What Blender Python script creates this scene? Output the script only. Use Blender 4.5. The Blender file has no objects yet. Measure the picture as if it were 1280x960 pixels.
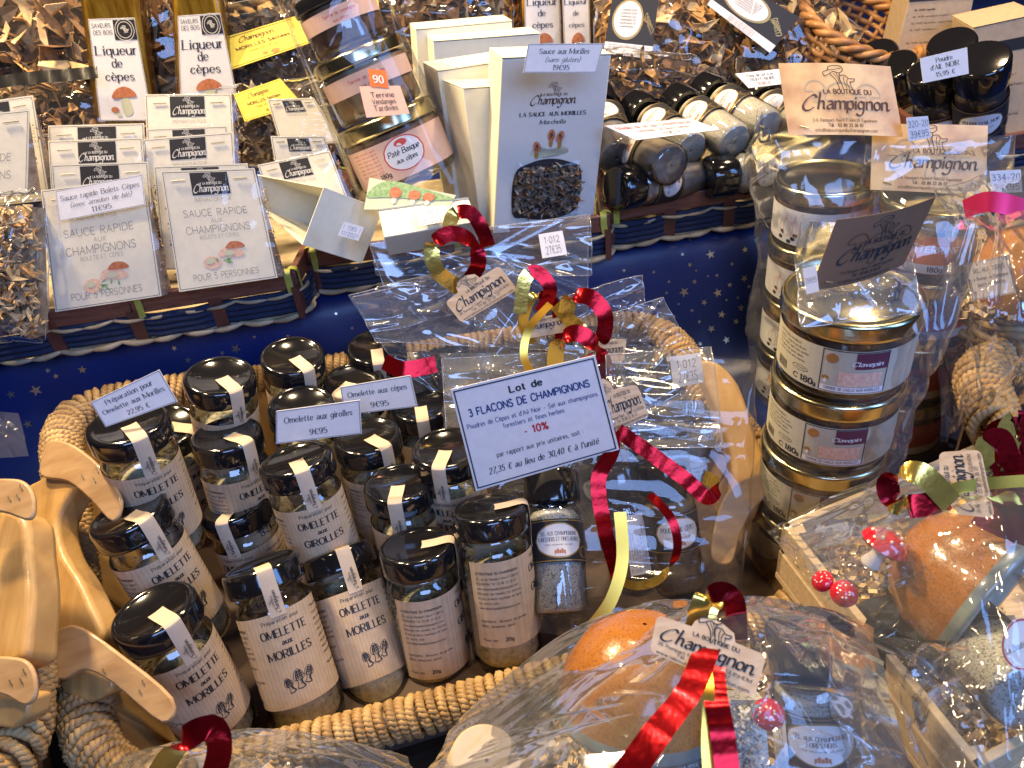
import bpy, bmesh, math, random
import numpy as np
from mathutils import Vector, Matrix
R_ = random.Random(7)
sc = bpy.context.scene
col = sc.collection
# ------------------------------------------------------------------ camera
F = 1000.0
TH = math.radians(35); RO = math.radians(6.5)
CAM = Vector((0, 0, .5))
_fw = Vector((0, math.cos(TH), -math.sin(TH))); _u0 = Vector((0, math.sin(TH), math.cos(TH))); _r0 = Vector((1, 0, 0))
CR = _r0*math.cos(RO) - _u0*math.sin(RO); CU = _r0*math.sin(RO) + _u0*math.cos(RO)
cd = bpy.data.cameras.new('camera'); cam = bpy.data.objects.new('camera', cd); col.objects.link(cam)
cd.sensor_width = 36; cd.lens = 36*F/1280; cd.clip_start = .01; cd.clip_end = 60
cam.matrix_world = Matrix.Translation(CAM) @ Matrix((CR, CU, -_fw)).transposed().to_4x4()
cd.dof.use_dof = True; cd.dof.focus_distance = .56; cd.dof.aperture_fstop = 22
sc.camera = cam
# ------------------------------------------------------------------ light: a market stall, warm lamps overhead, blue dusk daylight from the open front
w = bpy.data.worlds.new('World'); sc.world = w; w.use_nodes = True
w.node_tree.nodes['Background'].inputs[0].default_value = (.30, .36, .5, 1)
w.node_tree.nodes['Background'].inputs[1].default_value = .03
def area(name, loc, target, sx, sy, power, colr):
    l = bpy.data.lights.new(name, 'AREA'); l.shape = 'RECTANGLE'; l.size = sx; l.size_y = sy; l.energy = power; l.color = colr
    o = bpy.data.objects.new(name, l); col.objects.link(o); o.location = loc
    o.rotation_euler = (Vector(target)-Vector(loc)).to_track_quat('-Z', 'Y').to_euler(); return o
area('daylight_opening', (.25, -1.0, 1.25), (0, .5, .1), 1.0, .5, 19, (.30, .48, 1))
area('daylight_gap', (1.1, -.25, .85), (.2, .4, .1), .35, .8, 9, (.20, .42, 1))
for i, (x, y, z, p) in enumerate(((-.58, .86, 1.02, 19), (-.05, 1.0, 1.25, 9), (.62, .85, 1.2, 10), (-.50, .38, 1.2, 5), (.45, .30, 1.3, 3.4))):
    area('stall_lamp', (x, y, z), (x*.5, .62, .1), .09, .09, p, (1, .74, .43))
vs = sc.view_settings; vs.view_transform = 'Standard'; vs.look = 'None'; vs.exposure = 0; vs.gamma = 1
cy = sc.cycles
cy.use_denoising = True; cy.max_bounces = 24; cy.transparent_max_bounces = 40; cy.diffuse_bounces = 3; cy.glossy_bounces = 4; cy.transmission_bounces = 8
cy.caustics_reflective = False; cy.caustics_refractive = False; cy.sample_clamp_indirect = 4
# ------------------------------------------------------------------ pixel rays
def ray(x, y): return _fw + CR*((x-640)/F) - CU*((y-480)/F)
def D(x, y, d): return CAM + ray(x, y)*d
def Z(x, y, z):
    v = ray(x, y); return CAM + v*((z-CAM.z)/v.z)
def PLN(x, y, p, n):
    v = ray(x, y); return CAM + v*((p-CAM).dot(n)/v.dot(n))
def facing(yaw=0, tilt=0):
    """normal of an upright card: yaw turns it to the right, tilt leans it back (faces up)"""
    a, t = math.radians(yaw), math.radians(tilt)
    return Vector((math.sin(a)*math.cos(t), -math.cos(a)*math.cos(t), math.sin(t)))
# ------------------------------------------------------------------ materials
MATS = {}
def nt(name):
    m = bpy.data.materials.new(name); m.use_nodes = True; MATS[name] = m
    t = m.node_tree; return m, t, t.nodes, t.links, t.nodes['Principled BSDF']
def mat(name, c, rough=.6, metal=0, c2=None, scale=60, bump=0, bscale=None, coat=0, detail=4, spec=.5, stretch=None, obj=True, lo=.35, hi=.65, sss=0):
    m, t, N, L, b = nt(name)
    b.inputs['Base Color'].default_value = (*c, 1); b.inputs['Roughness'].default_value = rough; b.inputs['Metallic'].default_value = metal
    b.inputs['Coat Weight'].default_value = coat; b.inputs['Coat Roughness'].default_value = .04; b.inputs['Specular IOR Level'].default_value = spec
    if sss: b.inputs['Subsurface Weight'].default_value = sss; b.inputs['Subsurface Scale'].default_value = .002
    tc = N.new('ShaderNodeTexCoord'); src = tc.outputs['Object']
    if stretch:
        mp = N.new('ShaderNodeMapping'); mp.inputs['Scale'].default_value = stretch; L.new(src, mp.inputs['Vector']); src = mp.outputs[0]
    if c2:
        n = N.new('ShaderNodeTexNoise'); n.inputs['Scale'].default_value = scale; n.inputs['Detail'].default_value = detail; L.new(src, n.inputs['Vector'])
        r = N.new('ShaderNodeValToRGB'); r.color_ramp.elements[0].color = (*c, 1); r.color_ramp.elements[1].color = (*c2, 1)
        r.color_ramp.elements[0].position = lo; r.color_ramp.elements[1].position = hi
        L.new(n.outputs['Fac'], r.inputs[0]); L.new(r.outputs[0], b.inputs['Base Color'])
    if bump:
        n = N.new('ShaderNodeTexNoise'); n.inputs['Scale'].default_value = bscale or scale; n.inputs['Detail'].default_value = 3; L.new(src, n.inputs['Vector'])
        bp = N.new('ShaderNodeBump'); bp.inputs['Strength'].default_value = bump; bp.inputs['Distance'].default_value = .002
        L.new(n.outputs['Fac'], bp.inputs['Height']); L.new(bp.outputs[0], b.inputs['Normal'])
    return m
def thin_mat(name, tint=(.97, .98, .97), lo=.05, hi=.9, rough=.02, bump=.0, bscale=60, blend=.3, milky=0, streak=(1, 1, 1)):
    m, t, N, L, b = nt(name); out = N['Material Output']
    tr = N.new('ShaderNodeBsdfTransparent'); tr.inputs[0].default_value = (*tint, 1)
    gl = N.new('ShaderNodeBsdfAnisotropic') if False else N.new('ShaderNodeBsdfGlossy'); gl.inputs['Roughness'].default_value = rough; gl.inputs['Color'].default_value = (1, 1, 1, 1)
    lw = N.new('ShaderNodeLayerWeight'); lw.inputs['Blend'].default_value = blend
    mr = N.new('ShaderNodeMapRange'); mr.inputs['To Min'].default_value = lo; mr.inputs['To Max'].default_value = hi
    L.new(lw.outputs['Fresnel'], mr.inputs['Value'])
    mx = N.new('ShaderNodeMixShader'); L.new(mr.outputs[0], mx.inputs[0]); L.new(tr.outputs[0], mx.inputs[1]); L.new(gl.outputs[0], mx.inputs[2])
    last = mx
    if milky:
        df = N.new('ShaderNodeBsdfDiffuse'); df.inputs[0].default_value = (.8, .82, .84, 1)
        m2 = N.new('ShaderNodeMixShader'); m2.inputs[0].default_value = milky; L.new(mx.outputs[0], m2.inputs[1]); L.new(df.outputs[0], m2.inputs[2]); last = m2
    if bump:
        tc = N.new('ShaderNodeTexCoord'); mp = N.new('ShaderNodeMapping'); mp.inputs['Scale'].default_value = streak; L.new(tc.outputs['Object'], mp.inputs[0])
        v = N.new('ShaderNodeTexNoise'); v.inputs['Scale'].default_value = bscale; v.inputs['Detail'].default_value = 2.5; v.inputs['Distortion'].default_value = .8
        L.new(mp.outputs[0], v.inputs['Vector'])
        bp = N.new('ShaderNodeBump'); bp.inputs['Strength'].default_value = bump; bp.inputs['Distance'].default_value = .004
        L.new(v.outputs['Fac'], bp.inputs['Height'])
        for n in (gl, lw): L.new(bp.outputs[0], n.inputs['Normal'])
    L.new(last.outputs[0], out.inputs['Surface']); return m
M = {}
M['glass'] = thin_mat('clear_glass', (.95, .965, .96), .055, .85, .01, bump=.14, bscale=45, blend=.30)
M['film'] = thin_mat('cellophane', (.97, .975, .975), .035, .6, .045, bump=.14, bscale=18, blend=.14, milky=.022)
M['film2'] = thin_mat('crumpled_cellophane', (.96, .97, .97), .05, .65, .06, bump=.14, bscale=15, blend=.16, milky=.045)
M['film_flap'] = thin_mat('stiff_gift_film', (.93, .94, .95), .09, .70, .08, bump=.10, bscale=14, blend=.18, milky=.09)
M['film_bag'] = thin_mat('food_bag_film', (.96, .965, .965), .045, .65, .05, bump=.12, bscale=16, blend=.16, milky=.015)
M['filmedge'] = thin_mat('film_edge', (.8, .82, .84), .25, .9, .08, bump=0, milky=.25)
M['film_stiff'] = thin_mat('smooth_film', (.98, .985, .985), .02, .5, .02, bump=.10, bscale=12, blend=.13, milky=.004)
M['black'] = mat('black_lacquered_metal', (.008, .008, .010), .12, coat=.6, bump=.04, bscale=90)
M['blackp'] = mat('black_plastic', (.012, .012, .014), .28, bump=.03, bscale=200)
M['gold'] = mat('gold_lacquered_metal', (.62, .55, .33), .22, metal=1, bump=.05, bscale=60)
M['steel'] = mat('staple_steel', (.5, .5, .5), .3, metal=1)
def paper(name, c, c2=None, rib=0, rough=.75):
    m = mat(name, c, rough, c2=c2 or tuple(x*.94 for x in c), scale=160, bump=.05, bscale=700, spec=.3)
    if rib:
        t = m.node_tree; N = t.nodes; L = t.links; b = N['Principled BSDF']
        tc = N.new('ShaderNodeTexCoord'); wv = N.new('ShaderNodeTexWave'); wv.inputs['Scale'].default_value = rib; wv.bands_direction = 'X'; L.new(tc.outputs['Object'], wv.inputs[0])
        mx = N.new('ShaderNodeMix'); mx.data_type = 'RGBA'; mx.blend_type = 'MULTIPLY'; mx.inputs[0].default_value = .13
        old = b.inputs['Base Color'].links[0].from_socket
        L.new(old, mx.inputs[6]); L.new(wv.outputs['Color'], mx.inputs[7]); L.new(mx.outputs[2], b.inputs['Base Color'])
    return m
M['kraft'] = paper('ribbed_kraft_paper', (.58, .44, .29), (.52, .39, .25), rib=130)
M['seal'] = paper('seal_paper', (.62, .50, .36))
M['white'] = paper('white_paper', (.80, .80, .82))
M['cream'] = paper('cream_card', (.78, .74, .62))
M['box'] = paper('cream_box_card', (.80, .78, .64), (.76, .74, .60))
M['boxgrey'] = paper('pale_grey_box_front', (.62, .62, .60), (.60, .60, .58))
M['kbox'] = paper('kraft_box_card', (.56, .42, .27), (.50, .37, .24))
M['kdark'] = paper('kraft_box_side', (.30, .24, .18))
M['ink'] = mat('black_ink', (.015, .015, .02), .6)
M['inkg'] = mat('grey_ink', (.16, .15, .15), .7)
M['inkr'] = mat('red_ink', (.60, .03, .04), .6)
M['inkblue'] = mat('blue_ink', (.02, .05, .22), .6)
M['inkb'] = mat('brown_ink', (.10, .04, .015), .6)
M['inkw'] = mat('white_ink', (.75, .74, .70), .6)
M['inkgold'] = mat('gold_ink', (.45, .30, .10), .35, metal=.6)
M['inkcap'] = mat('printed_mushroom_brown', (.42, .13, .06), .6, c2=(.55, .22, .10), scale=300)
M['inkpink'] = mat('printed_pink', (.72, .42, .33), .6, c2=(.80, .60, .45), scale=400)
M['inkgreen'] = mat('printed_green', (.16, .33, .12), .6, c2=(.35, .48, .25), scale=400)
M['inkstem'] = mat('printed_stem', (.55, .58, .42), .6)
M['inkpale'] = mat('printed_ghost_mushroom', (.60, .44, .25), .6)
M['bcard'] = mat('business_card_parchment', (.92, .60, .24), .45, c2=(.55, .27, .09), scale=34, lo=.42, hi=.72, coat=.15)
M['bcard_shade'] = mat('shadowed_business_card', (.20, .12, .07), .45, c2=(.13, .07, .04), scale=18, lo=.4, hi=.85, coat=.15)  # business card in shadow: the shade is put into its darker colour
M['tag'] = mat('wood_tag', (.62, .48, .33), .55, c2=(.50, .36, .22), scale=60, stretch=(1, 5, 5))
M['yellow'] = paper('yellow_label', (.85, .68, .10))
M['orange'] = mat('orange_sticker', (.80, .16, .02), .5)
M['pinkl'] = paper('pink_label', (.72, .48, .38))
M['redl'] = mat('red_label', (.62, .07, .03), .5)
M['cream_shade'] = paper('shaded_jar_label', (.54, .51, .40))  # cream label paper darkened in colour for the shade behind the film
M['floor'] = mat('shade_dark_basket_floor', (.07, .045, .03), .7, c2=(.10, .06, .04), scale=30)  # near-black colour stands in for the shade in basket gaps and inner walls
M['orangel'] = mat('orange_label', (.75, .20, .03), .5)
M['purple'] = mat('purple_label_print', (.10, .025, .07), .5)
M['mag'] = mat('magenta_label_print', (.50, .03, .05), .5)
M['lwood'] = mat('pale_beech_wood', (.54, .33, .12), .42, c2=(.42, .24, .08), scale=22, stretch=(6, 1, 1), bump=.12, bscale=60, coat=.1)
M['slatd'] = mat('shade_toned_slat', (.30, .19, .09), .5, c2=(.22, .13, .06), scale=22, stretch=(6, 1, 1))  # slat wood with the shade inside the basket put into its colour
M['lwood2'] = mat('bent_beech_veneer', (.48, .31, .15), .5, c2=(.36, .21, .09), scale=25, stretch=(1, 5, 3), bump=.1, bscale=50, coat=.15)
M['dwood'] = mat('dark_cherry_slat', (.19, .075, .05), .45, c2=(.11, .04, .03), scale=30, stretch=(1, 12, 12), bump=.15, bscale=80, coat=.1)
M['crate'] = mat('raw_pine', (.62, .48, .30), .6, c2=(.52, .38, .22), scale=30, stretch=(2, 10, 10), bump=.1)
M['raffia'] = mat('green_raffia', (.42, .44, .08), .5, c2=(.33, .36, .06), scale=200)
M['braid'] = mat('natural_husk_strand', (.50, .42, .28), .65, c2=(.33, .26, .15), scale=60, bump=.3, bscale=200)
M['bluerope'] = mat('blue_paper_weave', (.008, .018, .055), .7, c2=(.014, .03, .085), scale=60, stretch=(1, 20, 20), bump=.5, bscale=300)
M['stake'] = mat('brown_stake', (.13, .04, .03), .5, c2=(.08, .03, .02), scale=60)
M['rope'] = mat('seagrass_rope', (.54, .37, .16), .55, c2=(.33, .19, .07), scale=45, bump=.25, bscale=500, stretch=(1, 1, 1))
M['rope2'] = mat('darker_seagrass_rope', (.46, .31, .14), .55, c2=(.28, .17, .07), scale=45, bump=.25, bscale=500)
M['wick'] = mat('honey_wicker', (.48, .24, .08), .45, c2=(.30, .13, .04), scale=60, coat=.15)
M['wick2'] = mat('pale_wicker', (.55, .38, .18), .45, c2=(.38, .24, .10), scale=60, coat=.1)
M['herb1'] = mat('dried_herb_pale', (.68, .60, .40), .8, c2=(.44, .40, .24), scale=300)
M['herb2'] = mat('dried_herb_green', (.24, .26, .12), .8, c2=(.36, .34, .18), scale=300)
M['herb3'] = mat('dried_herb_brown', (.20, .13, .06), .8, c2=(.10, .06, .03), scale=300)
M['salt'] = mat('speckled_salt', (.74, .69, .58), .6, c2=(.22, .18, .13), scale=900, lo=.56, hi=.66, bump=.4, bscale=1200)
M['saltb'] = mat('coarse_grey_salt', (.60, .59, .55), .4, c2=(.20, .19, .17), scale=700, lo=.5, hi=.65, bump=.5, bscale=900)
M['powder'] = mat('brown_powder', (.30, .20, .11), .9, c2=(.22, .14, .07), scale=200)
M['powderg'] = mat('grey_powder', (.42, .36, .31), .9, c2=(.24, .19, .16), scale=80)
M['dark'] = mat('dark_powder', (.05, .03, .02), .8)
M['pate'] = mat('coarse_pate', (.42, .22, .12), .5, c2=(.20, .09, .05), scale=110, bump=.4, coat=.3)
M['pated'] = mat('dark_terrine', (.16, .08, .045), .5, c2=(.30, .17, .10), scale=120, bump=.3, coat=.3)
M['fatty'] = mat('pale_terrine', (.62, .45, .28), .5, c2=(.38, .20, .09), scale=50, bump=.3, coat=.3)
M['s1'] = mat('dried_slice_tan', (.60, .36, .15), .7, c2=(.40, .21, .07), scale=120, bump=.3)
M['s2'] = mat('dried_slice_brown', (.24, .12, .05), .7, c2=(.14, .07, .03), scale=120, bump=.3)
M['s3'] = mat('dried_slice_pale', (.78, .60, .34), .7, c2=(.60, .42, .20), scale=90, bump=.3)
M['s4'] = mat('dried_slice_dark', (.09, .05, .03), .7, c2=(.05, .03, .02), scale=120, bump=.3)
M['s5'] = mat('dried_slice_grey', (.32, .27, .22), .75, c2=(.13, .11, .09), scale=120, bump=.3)
M['amber'] = mat('amber_liqueur', (.90, .50, .05), .12, c2=(.50, .20, .01), scale=40, stretch=(4, 4, .5), coat=1)
M['shred'] = mat('kraft_shred', (.50, .38, .22), .7, c2=(.40, .29, .16), scale=100)
M['redcap'] = mat('glazed_red_cap', (.55, .015, .03), .15, coat=.8)
M['dot'] = mat('white_glaze', (.80, .74, .66), .2, coat=.5)
M['ochre'] = mat('speckled_ochre_glaze', (.42, .16, .028), .25, c2=(.26, .095, .02), scale=900, lo=.50, hi=.66, coat=.6, bump=.12, bscale=300)
M['greyglaze'] = mat('grey_green_glaze', (.30, .36, .31), .25, c2=(.14, .16, .15), scale=40, coat=.5)
M['inner'] = mat('dark_grey_glaze', (.06, .06, .06), .25, c2=(.16, .17, .16), scale=60, stretch=(1, 1, 8), coat=.5)
M['pinkfoil'] = mat('pink_foil', (.75, .04, .16), .2, metal=.6)
M['goldfoil'] = mat('gold_foil', (.75, .45, .07), .28, metal=1)
# ribbon: red foil outside, gold foil inside
m, t, N, L, b = nt('red_and_gold_ribbon')
g = N.new('ShaderNodeNewGeometry'); mx = N.new('ShaderNodeMix'); mx.data_type = 'RGBA'
mx.inputs[7].default_value = (.36, .006, .012, 1); mx.inputs[6].default_value = (.85, .58, .12, 1)
L.new(g.outputs['Backfacing'], mx.inputs[0]); L.new(mx.outputs[2], b.inputs['Base Color'])
b.inputs['Metallic'].default_value = .85; b.inputs['Roughness'].default_value = .2
nz = N.new('ShaderNodeTexNoise'); nz.inputs['Scale'].default_value = 140; bp = N.new('ShaderNodeBump'); bp.inputs['Strength'].default_value = .14; bp.inputs['Distance'].default_value = .002
tcn = N.new('ShaderNodeTexCoord'); L.new(tcn.outputs['Object'], nz.inputs[0]); L.new(nz.outputs['Fac'], bp.inputs['Height']); L.new(bp.outputs[0], b.inputs['Normal'])
M['ribbon'] = m
# blue table cloth with a woven sheen
M['cloth'] = mat('royal_blue_cloth', (.004, .015, .105), .42, c2=(.005, .020, .14), scale=14, bump=.25, bscale=30, spec=.5)
M['star'] = mat('silver_foil_star', (.62, .58, .45), .28, metal=.9)
M['table'] = mat('dark_varnished_table', (.035, .020, .012), .22, c2=(.06, .032, .018), scale=8, stretch=(1, 8, 1), coat=.4)
M['backdrop'] = mat('dark_stall_interior', (.012, .010, .009), .8, c2=(.03, .024, .02), scale=3)
# ------------------------------------------------------------------ mesh builder
class MB:
    def __init__(s): s.v = []; s.f = []; s.m = []
    def add(s, vs, fs, mi=0):
        o = len(s.v); s.v.extend(vs); s.f.extend([tuple(i+o for i in f) for f in fs]); s.m.extend([mi]*len(fs))
    def build(s, name, mats, parent=None, smooth=40, copy_of=None):
        me = bpy.data.meshes.new(name); me.from_pydata([tuple(p) for p in s.v], [], s.f)
        if not isinstance(mats, (list, tuple)): mats = [mats]
        for k in mats: me.materials.append(M[k])
        if len(mats) > 1: me.polygons.foreach_set('material_index', s.m)
        if smooth:
            me.shade_smooth()
            if smooth < 180: me.set_sharp_from_angle(angle=math.radians(smooth))
        me.update()
        return link(me, name, parent)
def link(me, name, parent=None):
    o = bpy.data.objects.new(name, me); col.objects.link(o)
    if parent is not None:
        o.parent = parent
        if parent.name in WROOT: o.matrix_parent_inverse = Matrix.Translation(-parent.location)
    return o
WROOT = set()
LABELS = {}
def tag(o, label, cat=None, group=None, kind=None):
    if label: o['label'] = label
    if cat: o['category'] = cat
    if group: o['group'] = group
    if kind: o['kind'] = kind
    return o
def root(name, label, cat, loc, group=None):          # a thing whose parts are given in world coordinates
    o = bpy.data.objects.new(name, None); col.objects.link(o); o.location = loc; o.empty_display_size = .02
    WROOT.add(o.name); return tag(o, label, cat, group)
def local_root(name):                                  # a thing whose parts are given in its own coordinates
    o = bpy.data.objects.new(name, None); col.objects.link(o); o.empty_display_size = .02; return o
def copy_tree(o, parent=None):
    c = o.copy(); col.objects.link(c); c.parent = parent
    for ch in list(o.children): copy_tree(ch, c)
    return c
def place(o, base, top, yaw=0):
    z = (top-base).normalized(); v = CAM-base; f = (v-z*v.dot(z)).normalized()
    f = Matrix.Rotation(math.radians(yaw), 3, z) @ f
    Y = -f; X = Y.cross(z)
    o.matrix_world = Matrix.Translation(base) @ Matrix((X, Y, z)).transposed().to_4x4()
def stand(tpx, tpy, wpx, W, bpx, bpy_, H):
    """top and base of an upright thing from its lid's pixel and width and its foot's pixel"""
    top = D(tpx, tpy, F*W/wpx); v = ray(bpx, bpy_).normalized(); oc = CAM-top
    b = oc.dot(v); c = oc.dot(oc)-H*H; disc = b*b-c
    if disc < 0: t = -b
    else:
        s = math.sqrt(disc); p1 = CAM+v*(-b+s); p2 = CAM+v*(-b-s)
        return (p1 if p1.z < p2.z else p2), top
    p = CAM+v*t; return top+(p-top).normalized()*H, top
# --- shapes
def lathe(mb, prof, seg=32, mi=0, M4=None, ang=(0, 2*math.pi), squash=1):
    full = abs(ang[1]-ang[0]-2*math.pi) < 1e-6
    n = seg if full else seg+1; vs = []
    for r, z in prof:
        for i in range(n):
            a = ang[0]+(ang[1]-ang[0])*i/seg; vs.append(Vector((r*math.cos(a), r*math.sin(a)*squash, z)))
    fs = []
    for j in range(len(prof)-1):
        for i in range(seg):
            k = (i+1) % n if full else i+1
            fs.append((j*n+i, j*n+k, (j+1)*n+k, (j+1)*n+i))
    if M4: vs = [M4 @ p for p in vs]
    mb.add(vs, fs, mi)
def cap_fan(mb, r, z, seg=32, mi=0, M4=None):
    vs = [Vector((r*math.cos(2*math.pi*i/seg), r*math.sin(2*math.pi*i/seg), z)) for i in range(seg)]
    if M4: vs = [M4 @ p for p in vs]
    mb.add(vs, [tuple(range(seg))], mi)
def box(mb, c, s, mi=0, M4=None):
    vs = [Vector((c[0]+s[0]*(i & 1)-s[0]/2, c[1]+s[1]*((i >> 1) & 1)-s[1]/2, c[2]+s[2]*((i >> 2) & 1)-s[2]/2)) for i in range(8)]
    if M4: vs = [M4 @ p for p in vs]
    mb.add(vs, [(0, 2, 3, 1), (4, 5, 7, 6), (0, 1, 5, 4), (2, 6, 7, 3), (0, 4, 6, 2), (1, 3, 7, 5)], mi)
def hexa(mb, q0, q1, mi=0):
    """solid between two quads"""
    mb.add(list(q0)+list(q1), [(0, 1, 2, 3), (7, 6, 5, 4), (0, 4, 5, 1), (1, 5, 6, 2), (2, 6, 7, 3), (3, 7, 4, 0)], mi)
def frame_along(pts):
    out = []; up = Vector((0, 0, 1)); prev = None
    for i in range(len(pts)):
        t = (pts[min(i+1, len(pts)-1)]-pts[max(i-1, 0)]).normalized()
        if prev is None:
            n = up.cross(t)
            if n.length < 1e-3: n = Vector((1, 0, 0)).cross(t)
        else: n = prev-t*prev.dot(t)
        n.normalize(); prev = n; out.append((t, n, t.cross(n)))
    return out
def tube(mb, pts, r, seg=6, mi=0, closed=False):
    fr = frame_along(pts); vs = []; rr = r if isinstance(r, (list, tuple)) else [r]*len(pts)
    for p, (t, n, b), q in zip(pts, fr, rr):
        for i in range(seg):
            a = 2*math.pi*i/seg; vs.append(p+(n*math.cos(a)+b*math.sin(a))*q)
    fs = []; n = len(pts)
    for j in range(n if closed else n-1):
        k = (j+1) % n
        for i in range(seg): fs.append((j*seg+i, j*seg+(i+1) % seg, k*seg+(i+1) % seg, k*seg+i))
    if not closed: fs += [tuple(range(seg))[::-1], tuple((n-1)*seg+i for i in range(seg))]
    mb.add(vs, fs, mi)
def smooth_path(P, n=6, closed=False):
    out = []; m = len(P)
    for i in range(m if closed else m-1):
        if closed: a, b, c, d = P[(i-1) % m], P[i], P[(i+1) % m], P[(i+2) % m]
        else: a, b, c, d = P[max(i-1, 0)], P[i], P[i+1], P[min(i+2, m-1)]
        for k in range(n):
            t = k/n
            out.append(.5*((2*b)+(c-a)*t+(2*a-5*b+4*c-d)*t*t+(3*b-a-3*c+d)*t**3))
    if not closed: out.append(P[-1])
    return out
def bevel_obj(o, w=.001, seg=2):
    md = o.modifiers.new('soft_edges', 'BEVEL'); md.width = w; md.segments = seg; md.limit_method = 'ANGLE'; md.angle_limit = math.radians(35)
    return o
def slab(name, pxs, p, n, thick, mt, parent, bev=.002, smooth=0):
    """a solid board: its outline where the rays meet its plane, real thickness behind"""
    n = n.normalized(); P = [PLN(x, y, p, n) for x, y in pxs]
    if smooth: P = smooth_path(P, smooth, True)
    k = len(P); mb = MB()
    if (P[1]-P[0]).cross(P[2]-P[1]).dot(n) < 0: pass
    mb.add(P+[q-n*thick for q in P], [tuple(range(k)), tuple(range(2*k-1, k-1, -1))]+[(i, i+k, (i+1) % k+k, (i+1) % k) for i in range(k)])
    o = mb.build(name, mt, parent, 45)
    bm = bmesh.new(); bm.from_mesh(o.data); bmesh.ops.recalc_face_normals(bm, faces=bm.faces); bm.to_mesh(o.data); bm.free()
    if bev: bevel_obj(o, bev)
    return o
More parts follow.
